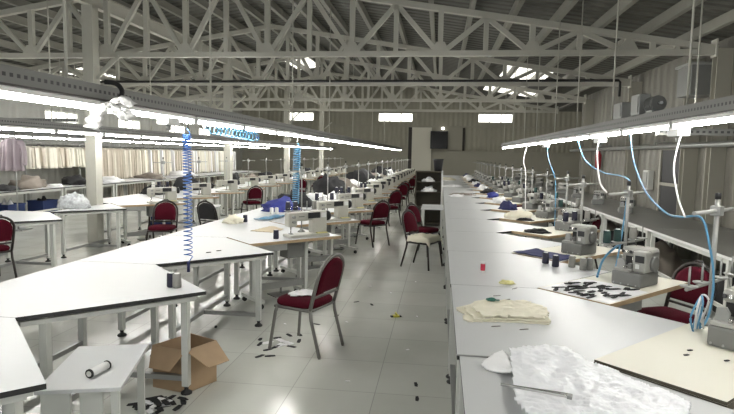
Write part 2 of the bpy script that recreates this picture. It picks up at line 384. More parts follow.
for q, xx in enumerate((-9.0, -3.0, 3.0, 7.5)):  # glowing panels added in the unseen rear ceiling to brighten the rear hall
    tag(MB().box(xx - 1, xx + 1, 27.0, 33.0, ZC - 0.03, ZC - 0.005).build('window_%d' % (q + 30), M['sky']), kind='structure')
# purlins
x = XL + 0.35; k = 0
pb = MB(); pb.box(-0.03, 0.03, 0, YC - 1.02, -0.13, 0).box(-0.03, 0.05, 0, YC - 1.02, -0.145, -0.13).box(-0.03, 0.05, 0, YC - 1.02, -0.0, 0.01)
po = pb.build('roof_purlin', M['purlin']); tag(po, 'grey steel purlin running lengthwise under the roof sheets', 'roof beam', 'roof purlins')
while x < XR - 0.2:
    o = po if k == 0 else po.copy()
    if k: C.objects.link(o)
    o.location = (x, 1.0, roofz(x) - 0.035); k += 1; x += 0.70
# long beam along the columns
b = MB().box(-6.46, -6.34, 1, 30.5, 4.40, 4.41).box(-6.41, -6.39, 1, 30.5, 4.41, 4.66).box(-6.46, -6.34, 1, 30.5, 4.66, 4.67)
tag(b.build('column_beam', M['truss']), 'long I-beam running over the tops of the support columns', 'roof beam')

# trusses
CZ = 3.55
def make_truss():
    r = empty('roof_truss', None, 'roof truss', group='roof trusses')
    MB().box(XL + 0.02, XR - 0.25, -0.05, 0.05, CZ - 0.045, CZ + 0.045).build('bottom_chord', M['truss'], r)
    tz = lambda x: roofz(x) - 0.235
    b = MB(); b.bar((XL + 0.05, 0, tz(XL + 0.05)), (PK, 0, tz(PK)), 0.10, 0.1).bar((PK, 0, tz(PK)), (XR - 0.22, 0, tz(XR - 0.22)), 0.10, 0.1)
    b.build('top_chord', M['truss'], r)
    xs = []; x = -0.06
    low = [-0.06 + 1.53 * i for i in range(-8, 3)]
    for i, x in enumerate(low):
        if tz(x) - CZ > 0.25: MB().box(x - 0.045, x + 0.045, -0.04, 0.04, CZ + 0.045, tz(x) - 0.04).build('web_member', M['truss'], r)
        for s in (-1, 1):
            xt = x + s * 0.765
            if not XL + 0.3 < xt < XR - 0.5: continue
            if tz(xt) - CZ > 0.3 and xt < 2.6: MB().bar((x + s * 0.05, 0, CZ + 0.03), (xt, 0, tz(xt) - 0.03), 0.08, 0.07).build('web_member', M['truss'], r)
    for i in range(len(low)):
        x = low[i] + 0.765
        if x < XR - 0.5 and tz(x) - CZ > 0.12: MB().box(x - 0.04, x + 0.04, -0.035, 0.035, CZ + 0.045, tz(x) - 0.04).build('web_member', M['truss'], r)
    MB().box(3.35, 3.43, -0.035, 0.035, CZ + 0.045, tz(3.4) - 0.03).build('web_member', M['truss'], r)
    MB().box(XR - 0.27, XR - 0.25, -0.1, 0.1, CZ - 0.08, CZ + 0.2).build('end_plate', M['truss'], r)
    for x in low:
        MB().prism([(-0.16, 0.0), (0.16, 0.0), (0.07, 0.16), (-0.07, 0.16)], -0.012, 0.012).build('gusset_plate', M['truss'], r, (x, -0.05, CZ + 0.03)).rotation_euler = (PI / 2, 0, 0)
    return r
tp = Proto(make_truss())
for k, y in enumerate((9.9, 14.0, 18.1, 22.2)):
    tp.put((0, y, 0), 0, f'pale steel lattice roof truss spanning the hall, {ORD[k]} from the front', 'roof trusses')
# columns
r = empty('support_column', None, 'column', group='support columns')
MB().box(-0.10, 0.10, -0.10, -0.085, 0.02, 4.40).box(-0.10, 0.10, 0.085, 0.10, 0.02, 4.40).box(-0.012, 0.012, -0.085, 0.085, 0.02, 4.40).box(0.06, 0.1, -0.085, 0.085, 0.02, 4.40).build('shaft', M['truss'], r)
MB().box(-0.17, 0.17, -0.17, 0.17, 0, 0.02).build('base_plate', M['steel'], r)
MB().bar((0.1, 0, 3.1), (0.55, 0, 3.5), 0.05, 0.05).build('brace', M['truss'], r)
cp = Proto(r)
for k, y in enumerate((9.72, 16.4, 23.0, 29.9)):
    cp.put((-6.4, y, 0), 0, f'pale steel support column standing among the left work tables, {ORD[k]} from the front', 'support columns')
# black conduit along the second truss
tag(MB().tube([(-9.4, 13.85, 3.57), (4.05, 13.85, 3.62), (4.08, 13.85, 3.58), (4.08, 13.85, 3.25)], 0.03, 8).build('black_conduit', M['rubber']),
    'black conduit strapped along the second roof truss with a drop at right', 'conduit')

# ---------------------------------------------------------------- light rails
LZ = 2.17
def rail(x, y0, y1, label, rods):
    r = empty('light_rail', label, 'light rail', (x, 0, LZ), 0, 'suspended light rails')
    b = MB(); b.box(-0.035, -0.031, y0, y1, -0.045, 0.045).box(0.031, 0.035, y0, y1, -0.045, 0.045).box(-0.031, 0.031, y0, y1, 0.041, 0.045)
    b.build('channel', M['chan'], r)
    MB().box(-0.05, 0.05, y0, y1, -0.058, -0.046).build('bottom_plate', M['dframe'], r)
    for y in rods:
        zt = roofz(x) - LZ - 0.22
        MB().tube([(0, y, 0.04), (0, y, zt)], 0.009, 6).build('hanger_rod', M['truss'], r)
    return r
def tube_light():
    r = empty('tube_light', None, 'lamp', group='tube lights')
    MB().box(-0.028, 0.028, -0.60, 0.60, -0.028, 0.0, 0, 0.004).build('lamp_housing', M['white'], r)
    MB().tube([(0, -0.585, -0.045), (0, 0.585, -0.045)], 0.016, 10).build('lamp_tube', M['tube'], r)
    for s in (-1, 1): MB().box(-0.022, 0.022, s * 0.592 - 0.012, s * 0.592 + 0.012, -0.068, -0.028, 0, 0.003).build('lamp_socket', M['white'], r)
    return r
lp = Proto(tube_light())
rails = [(-2.2, -1.5, 31.5, 'suspended grey light rail above the work tables left of the aisle', [3.1, 5.2, 8.2, 11, 14, 18, 22], 'left of the aisle'),
         (-5.95, 3.0, 31.5, 'suspended grey light rail above the second table row from the aisle', [5, 8, 11, 14, 18, 22], 'over the second left row'),
         (-9.7, 6.0, 31.5, 'suspended grey light rail above the third row of tables near the garments', [8, 11, 14, 18, 22], 'over the third left row'),
         (1.85, -1.5, 17.5, 'suspended grey light rail above the machines on the right side', [2.2, 4.6, 6.5, 8.1, 9.6, 11.4, 13, 15, 17], 'over the right machine row')]
for x, y0, y1, lab, rods, where in rails:
    rail(x, y0, y1, lab, rods)
    y = y0 + 0.7; k = 0
    while y < y1 - 0.6:
        if y > 1.2 and (y < 14.5):
            lb = f'lit white tube light of the rail {where}, {ORD[k]} from the front'; g = 'tube lights ' + where
            k += 1
        else:
            lb = f'small lit tube light in the distant stretch of the rail {where}' if y > 5 else f'lit white tube light on the nearest end of the rail {where}'
            g = ('far tube lights ' if y > 5 else 'near tube lights ') + where
        lp.put((x, y, LZ - 0.058), 0, lb, g); y += 1.25
# boxes on the right rail
for x, y, sx, sy, sz, lab in ((1.85, 6.15, 0.05, 0.13, 0.16, 'grey metal control box standing on the right light rail, farther one'), (1.85, 5.62, 0.05, 0.11, 0.19, 'grey metal control box standing on the right light rail, nearer one')):
    r = empty('control_box', lab, 'control box', (x, y, LZ + 0.045))
    MB().box(-sx, sx, -sy, sy, 0, sz, 0, 0.006).build('box_body', M['steel'], r); MB().box(-sx - 0.006, -sx, -sy * 0.8, sy * 0.8, 0.02, sz - 0.02).build('box_lid', M['steel'], r)
r = empty('rail_motor', 'dark ribbed motor lying on right light rail beside the grey control boxes', 'motor', (1.85, 5.25, LZ + 0.045)); r.scale = (0.72,) * 3
b = MB(); b.tube([(0, -0.12, 0.10), (0, 0.12, 0.10)], 0.085, 16)
for q in range(5): b.tube([(0, -0.10 + q * 0.05, 0.10), (0, -0.085 + q * 0.05, 0.10)], 0.097, 16)
b.build('motor_body', M['machg'], r); MB().box(-0.07, 0.07, -0.1, 0.1, 0, 0.02).build('motor_foot', M['steel'], r)
MB().tube([(0, -0.12, 0.1), (0, -0.2, 0.1)], 0.02, 8).build('motor_shaft', M['chrome'], r)
# cross channels
for x0, x1, y, z, lab in ((-9.65, -6.5, 9.4, 2.32, 'perforated cable channel crossing between the left light rails'), (1.9, 4.3, 5.3, 2.05, 'perforated cable channel reaching from the right rail to the wall')):
    r = empty('cable_channel', lab, 'cable channel', (x0, y, z), -PI / 2)
    MB().box(-0.03, 0.03, 0, x1 - x0, -0.03, 0.03).build('channel', M['chan'], r)
    for d in (0.3, x1 - x0 - 0.3): MB().tube([(0, d, 0.03), (0, d, (1.1 if z > 2.2 else 1.4))], 0.008, 6).build('hanger_rod', M['truss'], r)
# plug boxes
for x, y, lab in ((1.85, 4.72, 'white cable junction under the right light rail, nearest one'), (1.85, 6.9, 'white cable junction under the right light rail, middle one'), (1.85, 10.3, 'white cable junction under the right light rail, farthest one'), (-2.2, 4.35, 'white cable junction on the left light rail behind the tied white cloth')):
    r = empty('junction_box', lab, 'junction box', (x, y, LZ - 0.155 if x > 0 else LZ - 0.13))
    MB().box(-0.05, 0.05, -0.1, 0.1, -0.03, 0.03, 0, 0.008).build('box_body', M['white'], r); MB().tube([(0, 0, -0.03), (0, 0, -0.07)], 0.02, 8).build('cable_gland', M['steel'], r)

# ---------------------------------------------------------------- work tables
T = 0.785
def work_table(xt, xc, per, legs, name='work_table', stretch=(), x0=0):
    """arrowhead top: straight back edge, notch tips at xt, corner at xc"""
    r = empty(name, None, 'table')
    g = 0.002; h = per / 2
    poly = [(x0, g), (xt, g), (xc, h), (xt, per - g), (x0, per - g)]
    MB().prism(poly, T - 0.026, T, 0, 1).build('tabletop', [M['edge'], M['lam']], r)
    ins = [(x0 + 0.06, 0.06), (xt + x0 * 0.08 - 0.02, 0.06 + x0 * 0.08), (xc - 0.10, h), (xt + x0 * 0.08 - 0.02, per - 0.06 - x0 * 0.08), (x0 + 0.06, per - 0.06)]
    b = MB()
    for i in range(5):
        p, q = ins[i], ins[(i + 1) % 5]; b.bar((*p, T - 0.056), (*q, T - 0.056), 0.03, 0.058) if abs(p[0] - q[0]) > 0.01 else b.bar((*p, T - 0.056), (*q, T - 0.056), 0.03, 0.058)
    b.build('apron', M['paint'], r)
    for x, y in legs:
        l = MB().box(x - 0.025, x + 0.025, y - 0.025, y + 0.025, 0.06, T - 0.03).build('leg', M['paint'], r)
        MB().lathe([(0.042, 0), (0.042, 0.012), (0.016, 0.03), (0.016, 0.05), (0.03, 0.06)], 10, 0, (x, y, 0)).build('foot', M['rubber'], l)
    for p, q in stretch: MB().bar(p, q, 0.04, 0.04).build('stretcher', M['steel'], r)
    return r
PL, PR = 1.68, 1.605
LP = lambda: work_table(0.77, 1.61, PL, [(0.25, 0.30), (0.25, 1.38), (0.84, 0.16), (0.84, 1.52), (1.45, 0.84)], 'work_table', [((0.25, 0.33, 0.14), (0.25, 1.35, 0.14)), ((0.84, 0.19, 0.12), (0.84, 1.49, 0.12)), ((0.84, 0.84, 0.12), (1.43, 0.84, 0.12))])
RP = lambda: work_table(0.663, 1.448, PR, [(0.028, 0.05), (0.028, 1.55), (0.62, 0.14), (0.62, 1.46), (1.31, 0.80)], 'work_table', [((0.028, 0.08, 0.14), (0.028, 1.52, 0.14)), ((0.62, 0.8, 0.14), (1.29, 0.8, 0.14)), ((0.62, 0.165, 0.14), (0.62, 1.435, 0.14))])
lt, rt = Proto(LP()), Proto(RP())
lv = Proto(work_table(0.78, 1.61, PL, [(0.86, 0.19), (0.86, 1.49), (1.45, 0.84)], 'work_table', [((0.86, 0.22, 0.12), (0.86, 1.46, 0.12)), ((0.86, 0.84, 0.12), (1.43, 0.84, 0.12))], x0=0.765))
XL1, XL2, XL3, XR1 = -3.28, -7.03, -10.7, 0.107
L1 = [1.315 + PL * k for k in range(18)]
R1 = [1.225 + PR * k for k in range(18)]
L2 = [3.25 + PL * k for k in range(17)]
L3 = [9.0 + PL * k for k in range(12)]
for k, y in enumerate(L1): lt.put((XL1, y, 0), 0, f'white pointed work table in the row left of the aisle, {ORD[k]} from the front', 'pointed work tables left of the aisle')
for k, y in enumerate(L2): (lv if k in (3, 7, 11, 15) else lt).put((XL2, y, 0), 0, f'white pointed work table in the second row from the aisle, {ORD[k]} from the front', 'pointed work tables of the second row')
def long_table(x1, y1):
    r = empty('long_table', None, 'table')
    MB().box(0, x1, 0.003, y1 - 0.003, T - 0.026, T, 0, 0, 1).build('tabletop', [M['edge'], M['lam']], r)
    b = MB(); b.box(0.05, 0.08, 0.06, y1 - 0.06, T - 0.085, T - 0.027).box(x1 - 0.08, x1 - 0.05, 0.06, y1 - 0.06, T - 0.085, T - 0.027).box(0.08, x1 - 0.08, 0.06, 0.09, T - 0.085, T - 0.027).box(0.08, x1 - 0.08, y1 - 0.09, y1 - 0.06, T - 0.085, T - 0.027)
    b.build('apron', M['paint'], r)
    for x in (0.065, x1 - 0.065):
        for y in (0.075, y1 - 0.075):
            l = MB().box(x - 0.03, x + 0.03, y - 0.03, y + 0.03, 0.05, T - 0.03).build('leg', M['paint'], r)
            MB().lathe([(0.04, 0), (0.04, 0.012), (0.018, 0.03), (0.03, 0.05)], 10, 0, (x, y, 0)).build('foot', M['rubber'], l)
    MB().box(x1 - 0.08, x1 - 0.05, 0.105, y1 - 0.105, 0.2, 0.24).build('stretcher', M['paint'], r)
    return r
l3 = Proto(long_table(1.2, 2.4))
L3 = [6.7 + 2.4 * k for k in range(10)]
for k, y in enumerate(L3): l3.put((-11.2, y, 0), 0, f'long white table in the third row beside the garments, {ORD[k]} from the front', 'long white tables of the third row')
for k, y in enumerate(R1): rt.put((XR1 + (0.020, 0.008, 0.003)[k] if k < 3 else XR1, y, 0), 0, f'white table section of the long bench right of the aisle, {ORD[k]} from the front', 'sections of the long white bench')

# ---------------------------------------------------------------- machine tables (local x = towards the operator, local y = along the table)
RZ = -PI / 4
U = Vector((math.sqrt(.5), math.sqrt(.5))); V = Vector((math.sqrt(.5), -math.sqrt(.5)))
def loc(tip, x, y, z=0): p = Vector(tip) + V * x + U * y; return (p.x, p.y, z)
def machine_table(topm, sidem, far=False):
    r = empty('machine_table', None, 'table')
    MB().box(0.008, 0.60, 0.012, 1.26, T - 0.03, T + 0.004, 0, 0, 1).build('tabletop', [sidem, topm], r)
    if far:
        b = MB()
        for y in (0.2, 1.06): b.box(0.26, 0.34, y - 0.02, y + 0.02, 0.06, T - 0.03).box(0.06, 0.54, y - 0.03, y + 0.03, 0.02, 0.06)
        b.box(0.28, 0.32, 0.22, 1.04, 0.1, 0.16).build('stand_frame', M['paint'], r); return r
    for y in (0.2, 0.92):
        l = MB().box(0.25, 0.33, y - 0.02, y + 0.02, 0.10, T - 0.06).box(0.08, 0.52, y - 0.025, y + 0.025, T - 0.07, T - 0.031).box(0.05, 0.55, y - 0.03, y + 0.03, 0.065, 0.105).build('leg', M['paint'], r)
        for x in (0.08, 0.52):
            MB().box(x - 0.012, x + 0.012, y - 0.012, y + 0.012, 0.045, 0.066).tube([(x - 0.014, y, 0.028), (x + 0.014, y, 0.028)], 0.028, 12).build('castor', M['rubber'], l)
    MB().box(0.27, 0.31, 0.22, 0.90, 0.16, 0.24).build('cross_beam', M['steel'], r)
    MB().box(0.24, 0.46, 0.42, 0.72, 0.085, 0.10, 0, 0.004).box(0.30, 0.32, 0.56, 0.58, 0.10, 0.17).build('foot_pedal', M['machg'], r)
    MB().box(0.18, 0.38, 0.62, 0.86, T - 0.26, T - 0.031, 0, 0.015).build('motor_box', M['machg'], r)
    MB().box(0.42, 0.59, 0.1, 0.5, T - 0.11, T - 0.031, 0, 0.006).build('drawer', M['steel'], r)
    return r
def lockstitch(far=False):
    r = empty('sewing_machine', None, 'sewing machine'); r.scale = (1.12, 1.12, 1.0)
    # origin at the needle; long axis +y
    b = MB(); b.box(-0.09, 0.09, -0.03, 0.47, 0.0, 0.035, 0, 0.008)
    b.box(-0.055, 0.06, 0.27, 0.45, 0.035, 0.31, 0, 0.018); b.box(-0.045, 0.05, 0.03, 0.28, 0.195, 0.305, 0, 0.02)
    b.box(-0.05, 0.055, -0.035, 0.075, 0.13, 0.30, 0, 0.018)
    b.build('machine_body', M['mach'], r)
    MB().box(0.061, 0.068, 0.20, 0.35, 0.225, 0.295).build('control_panel', M['plastic'], r)
    MB().tube([(0, 0.47, 0.24), (0, 0.50, 0.24)], 0.062, 18).tube([(0, 0.45, 0.24), (0, 0.47, 0.24)], 0.02, 10).build('handwheel', M['plastic'], r)
    if far: return r
    MB().box(0.069, 0.073, 0.36, 0.425, 0.23, 0.29, 0, 0.002).build('button_plate', M['white'], r)
    MB().tube([(0, 0.02, 0.13), (0, 0.02, 0.055)], 0.006, 8).tube([(0, 0.02, 0.055), (0, 0.02, 0.037)], 0.0015, 6).build('needle_bar', M['chrome'], r)
    MB().tube([(-0.015, 0.03, 0.13), (-0.015, 0.03, 0.05)], 0.005, 6).box(-0.025, 0.03, 0.005, 0.035, 0.037, 0.046).build('presser_foot', M['chrome'], r)
    for z in (0.19, 0.25): MB().tube([(0.056, 0.02, z), (0.085, 0.02, z)], 0.017, 12).build('tension_dial', M['steel'], r)
    MB().box(0.051, 0.053, 0.09, 0.16, 0.245, 0.255).build('name_plate', M['machg'], r)
    MB().tube([(0, -0.01, 0.30), (0, -0.03, 0.35), (0, 0.1, 0.37), (0, 0.2, 0.31)], 0.003, 6).build('thread_guide', M['chrome'], r)
    MB().box(-0.085, -0.02, 0.30, 0.44, 0.05, 0.2, 0, 0.01).build('motor_cover', M['machl'], r)
    MB().box(0.065, 0.10, 0.30, 0.43, 0.036, 0.05).build('spool_winder_plate', M['gold'], r)
    return r
def overlock(far=False):
    r = empty('overlock_machine', None, 'sewing machine'); r.scale = (0.76, 0.78, 0.92)
    MB().box(-0.17, 0.15, -0.19, 0.19, 0.0, 0.125, 0, 0.018).build('machine_base', M['machg'], r)
    b = MB(); b.box(0.02, 0.16, -0.13, 0.17, 0.125, 0.31, 0, 0.02); b.box(-0.15, 0.16, -0.04, 0.17, 0.245, 0.33, 0, 0.03); b.box(-0.16, 0.02, -0.18, 0.17, 0.125, 0.15, 0, 0.006); b.box(-0.15, 0.02, 0.06, 0.16, 0.15, 0.25, 0, 0.006)
    b.build('machine_body', M['machl'], r)
    MB().tube([(0.16, 0.02, 0.2), (0.195, 0.02, 0.2)], 0.065, 18).build('handwheel', M['machg'], r)
    MB().box(0.05, 0.145, -0.137, -0.130, 0.215, 0.275).build('control_panel', M['plastic'], r)
    if far: return r
    MB().box(-0.145, 0.015, 0.045, 0.058, 0.152, 0.244).build('recess_shade', M['plastic'], r)  # black plate imitates the shade inside the machine's recess
    f = MB(); f.prism([(-0.15, 0.15), (-0.06, 0.15), (-0.055, 0.20), (-0.08, 0.235), (-0.14, 0.225)], -0.012, 0.012)
    o = f.build('front_cover', M['steel'], r, (0, -0.12, 0)); o.rotation_euler = (PI / 2, 0, 0)
    MB().box(0.055, 0.095, -0.136, -0.130, 0.16, 0.20).build('data_plate', M['white'], r)
    for q in range(4): MB().tube([(-0.12 + q * 0.042, -0.045, 0.285), (-0.12 + q * 0.042, -0.07, 0.29)], 0.014, 10).build('tension_dial', M['chrome'] if q % 2 else M['plastic'], r)
    MB().tube([(-0.03, -0.02, 0.26), (-0.03, -0.02, 0.16)], 0.008, 8).tube([(-0.01, 0.0, 0.26), (-0.01, 0.0, 0.16)], 0.006, 8).build('needle_bar', M['chrome'], r)
    MB().box(-0.06, 0.0, -0.07, -0.01, 0.151, 0.162).tube([(-0.03, -0.01, 0.16), (-0.03, 0.05, 0.22)], 0.007, 6).build('presser_foot', M['chrome'], r)
    b = MB()
    for q in range(3): b.tube([(-0.14 + 0.09 * q, 0.08, 0.32), (-0.15 + 0.09 * q, 0.06, 0.39), (-0.13 + 0.09 * q, 0.03, 0.385)], 0.003, 6)
    b.build('thread_guide', M['chrome'], r)
    MB().box(-0.20, -0.17, -0.1, 0.12, 0.02, 0.10, 0, 0.006).build('side_cover', M['machl'], r)
    for q in range(4): MB().tube([(-0.14 + 0.08 * q, -0.19, 0.02), (-0.14 + 0.08 * q, -0.197, 0.02)], 0.008, 8).build('screw', M['steel'], r)
    MB().box(-0.02, 0.018, -0.15, -0.10, 0.151, 0.20, 0, 0.008).build('looper_housing', M['machg'], r); MB().box(-0.055, -0.025, -0.165, -0.135, 0.151, 0.175, 0, 0.006).build('looper_guard', M['chrome'], r)
    return r
def thread_stand(h=0.78, arm=0.32, pins=True, rad=0.014):
    r = empty('thread_stand', None, 'thread stand')
    MB().lathe([(0.05, 0), (0.05, 0.012), (0.025, 0.03), (0.02, 0.05)], 12).build('base_flange', M['steel'], r)
    p = MB().tube([(0, 0, 0.03), (0, 0, h)], rad, 10).build('pole', M['standp'], r)
    MB().lathe([(rad * 1.25, 0), (rad * 1.25, 0.035), (rad * 0.5, 0.04)], 10, 0, (0, 0, h)).build('pole_cap', M['rubber'], p)
    MB().tube([(0, -arm, h - 0.07), (0, arm, h - 0.07)], rad * 0.85, 8).build('guide_arm', M['standp'], r)
    MB().box(-0.03, 0.03, -0.03, 0.03, h - 0.10, h - 0.04, 0, 0.006).build('arm_clamp', M['steel'], r)
    if pins:
        a = MB().tube([(0, -arm - 0.03, 0.27), (0, arm, 0.27)], rad * 0.8, 8).build('spool_arm', M['standp'], r)
        for y in (-arm, -arm * 0.45, arm * 0.4, arm * 0.95):
            MB().lathe([(0.045, 0), (0.05, 0.006), (0.012, 0.008)], 12, 0, (0, y, 0.282)).tube([(0, y, 0.285), (0, y, 0.40)], 0.006, 6).build('spool_pin', M['steel'], a)
    return r
def cone(m, h=0.11, r0=0.033, capm='white'):
    r = empty('thread_cone', None, 'thread cone')
    MB().lathe([(r0 * 0.9, 0), (r0, 0.01), (r0 * 0.93, h * 0.93), (r0 * 0.7, h * 0.96)], 14).build('thread_winding', M[m], r)
    MB().lathe([(r0 * 0.6, h * 0.96), (r0 * 0.6, h), (r0 * 0.3, h), (r0 * 0.3, h * 0.97)], 12).build('cone_core', M[capm], r)
    return r
cones = {m: Proto(cone(m)) for m in ('green', 'thg', 'thn', 'thw')}

# ---------------------------------------------------------------- chairs (origin under seat centre, facing +y)
def banquet_chair(frame, fab='red', far=False):
    r = empty('banquet_chair', None, 'chair')
    b = MB(); pts = []
    for q in range(24):
        a = 2 * PI * q / 24; c, s = math.cos(a), math.sin(a)
        pts.append((0.215 * math.copysign(abs(c) ** 0.45, c), 0.02 + 0.215 * math.copysign(abs(s) ** 0.45, s)))
    def ring(k, z): return [b._v((x * k, 0.02 + (y - 0.02) * k, z)) for x, y in pts]
    rs = [ring(0.96, 0.425), ring(1.0, 0.44), ring(1.0, 0.462), ring(0.93, 0.482), ring(0.6, 0.495)]
    for A, B in zip(rs, rs[1:]):
        for k in range(24): b.face([A[k], A[(k + 1) % 24], B[(k + 1) % 24], B[k]], 0, True)
    b.face(rs[0][::-1]); b.face(rs[-1], 0, True); b.build('seat', M[fab], r)
    MB().tube([(-0.20, 0.21, 0.41), (0.20, 0.21, 0.41), (0.205, -0.17, 0.41), (-0.205, -0.17, 0.41)], 0.015, 8, closed=True).build('seat_frame', M[frame], r)
    for s in (-1, 1): MB().tube([(s * 0.195, 0.19, 0.415), (s * 0.205, 0.205, 0.36), (s * 0.235, 0.25, 0.012), (s * 0.235, 0.25, 0.0)], 0.0155, 8).build('leg', M[frame], r)
    for s in (-1, 1): MB().tube([(s * 0.205, -0.17, 0.42), (s * 0.205, -0.18, 0.33), (s * 0.208, -0.27, 0.012), (s * 0.208, -0.27, 0.0)], 0.0155, 8).build('leg', M[frame], r)
    yb = lambda z: -0.17 - 0.13 * (z - 0.42) / 0.48
    loop = [(0.205, yb(0.42), 0.42), (0.21, yb(0.55), 0.55), (0.21, yb(0.70), 0.70)] + [(0.21 * math.cos(a), yb(0.72 + 0.18 * math.sin(a)), 0.72 + 0.18 * math.sin(a)) for a in [PI * q / 12 for q in range(1, 12)]] + [(-0.21, yb(0.70), 0.70), (-0.21, yb(0.55), 0.55), (-0.205, yb(0.42), 0.42)]
    MB().tube(loop, 0.017, 8).tube([(-0.207, yb(0.53), 0.53), (0.207, yb(0.53), 0.53)], 0.012, 8).build('back_frame', M[frame], r)
    b = MB(); out = [(0.185, 0.56), (0.19, 0.70)] + [(0.185 * math.cos(a), 0.72 + 0.155 * math.sin(a)) for a in [PI * q / 12 for q in range(0, 13)]] + [(-0.19, 0.70), (-0.185, 0.56)]
    cz = 0.70
    def rg(k, dy): return [b._v((x * k, yb(cz + (z - cz) * k) + dy, cz + (z - cz) * k)) for x, z in out]
    rs = [rg(0.8, -0.03), rg(0.97, -0.018), rg(1.0, 0.0), rg(0.97, 0.022), rg(0.75, 0.036)]
    for A, B in zip(rs, rs[1:]):
        for k in range(len(out)): b.face([A[k], A[(k + 1) % len(out)], B[(k + 1) % len(out)], B[k]], 0, True)
    b.face(rs[0][::-1]); b.face(rs[-1], 0, True); b.build('backrest', M[fab], r)
    if frame == 'dframe': MB().tube([(-0.05, yb(0.9) , 0.895), (-0.03, yb(0.93), 0.925), (0.03, yb(0.93), 0.925), (0.05, yb(0.9), 0.895)], 0.008, 6).build('carry_handle', M[frame], r)
    return r
chd, chg, chb = Proto(banquet_chair('dframe')), Proto(banquet_chair('gframe')), Proto(banquet_chair('dframe', 'bluechair'))
chb.o.scale = (1, 1, 0.8)
def face(d): return math.atan2(-d[0], d[1])

# foreground chair with white cloth on it
chg.put((-1.19, 4.985, 0), math.radians(70), 'burgundy grey-framed chair in the foreground aisle with white cloth on its seat')
def folded(x0, x1, y0, y1, z, seed, amp=0.006):
    def hf(x, y): return z + 0.012 + amp * noise.noise(Vector((x * 14, y * 14, seed)))
    return hf
c = MB(); ax, ay = -1.19, 4.985
def inside_poly(poly):
    def f(x, y):
        r = False; n = len(poly)
        for i in range(n):
            (xa, ya), (xb, yb) = poly[i], poly[(i + 1) % n]
            if (ya > y) != (yb > y) and x < (xb - xa) * (y - ya) / (yb - ya) + xa: r = not r
        return r
    return f
c.sheet(inside_poly([(-0.13, 0.05), (-0.02, -0.10), (0.15, -0.05), (0.12, 0.08), (0.02, 0.13), (-0.08, 0.12)]), -0.16, 0.18, -0.14, 0.16, 26, 24, lambda x, y: 0.511 + 0.010 * noise.noise(Vector((x * 22, y * 22, 3))), 0.006)
tag(c.build('cloth', M['whitec'], None, (ax - 0.03, ay, 0), math.radians(70)), 'white cloth scrap lying on the seat of the foreground chair', 'cloth')

# ---------------------------------------------------------------- stations: row left of the aisle
mtL, mtLf = Proto(machine_table(M['lam'], M['wood'])), Proto(machine_table(M['lam'], M['wood'], True))
lsm, lsf = Proto(lockstitch()), Proto(lockstitch(True))
ovm, ovf = Proto(overlock()), Proto(overlock(True))
tsL = Proto(thread_stand(0.85, 0.2, True, 0.008)); tsLf = Proto(thread_stand(0.85, 0.2, False, 0.009))
def station_left(tip, k, first, row, where, lastfull, chairs=()):
    near = tip[1] < lastfull; o = ORD[k]
    (mtL if near else mtLf).put((tip[0], tip[1], 0), RZ, f'wood-edged sewing table {where}, {o} from the front', f'sewing tables {where}')
    (lsm if near else lsf).put(loc(tip, 0.40, 0.63, T + 0.0042), RZ, f'ivory sewing machine on a wood-edged table {where}, {o} from the front', f'sewing machines {where}')
    (tsL if near else tsLf).put(loc(tip, 0.07, 1.0, T + 0.0042), RZ, f'thin pole thread stand at the sewing table {where}, {o} from the front', f'thread stands {where}')
    if near:
        for yy in (-0.2, -0.09, 0.08, 0.19):
            if random.random() < 0.25: continue
            cones[random.choice(('thn', 'thn', 'thg', 'thw'))].put(loc(tip, 0.07, 1.0 + yy, T + 0.0042 + 0.291), 0, f'thread cone on the {o} thread stand from the front {where}', f'thread cones on the {o} stand {where}')
    if k in chairs:
        d = random.uniform(-0.25, 0.25); p = loc(tip, 1.02 + 0.12 * random.random(), 0.62)
        chd.put(p, face((-V.x, -V.y)) + d, f'burgundy chair at the {o} sewing table from the front {where}', f'burgundy chairs {where}')
tips = [(XL1 + 0.77, y) for y in L1]
where = 'left of the aisle'
for k, tip in enumerate(tips[3:]): station_left(tip, k, 0, 1, where, 12, (3, 5, 7, 8, 10, 12, 13))
where = 'in the second row'
tips2 = [(XL2 + 0.77, y) for y in L2]
for k, tip in enumerate(tips2[4:]): station_left(tip, k, 0, 2, where, 11.5, (3, 6, 8))
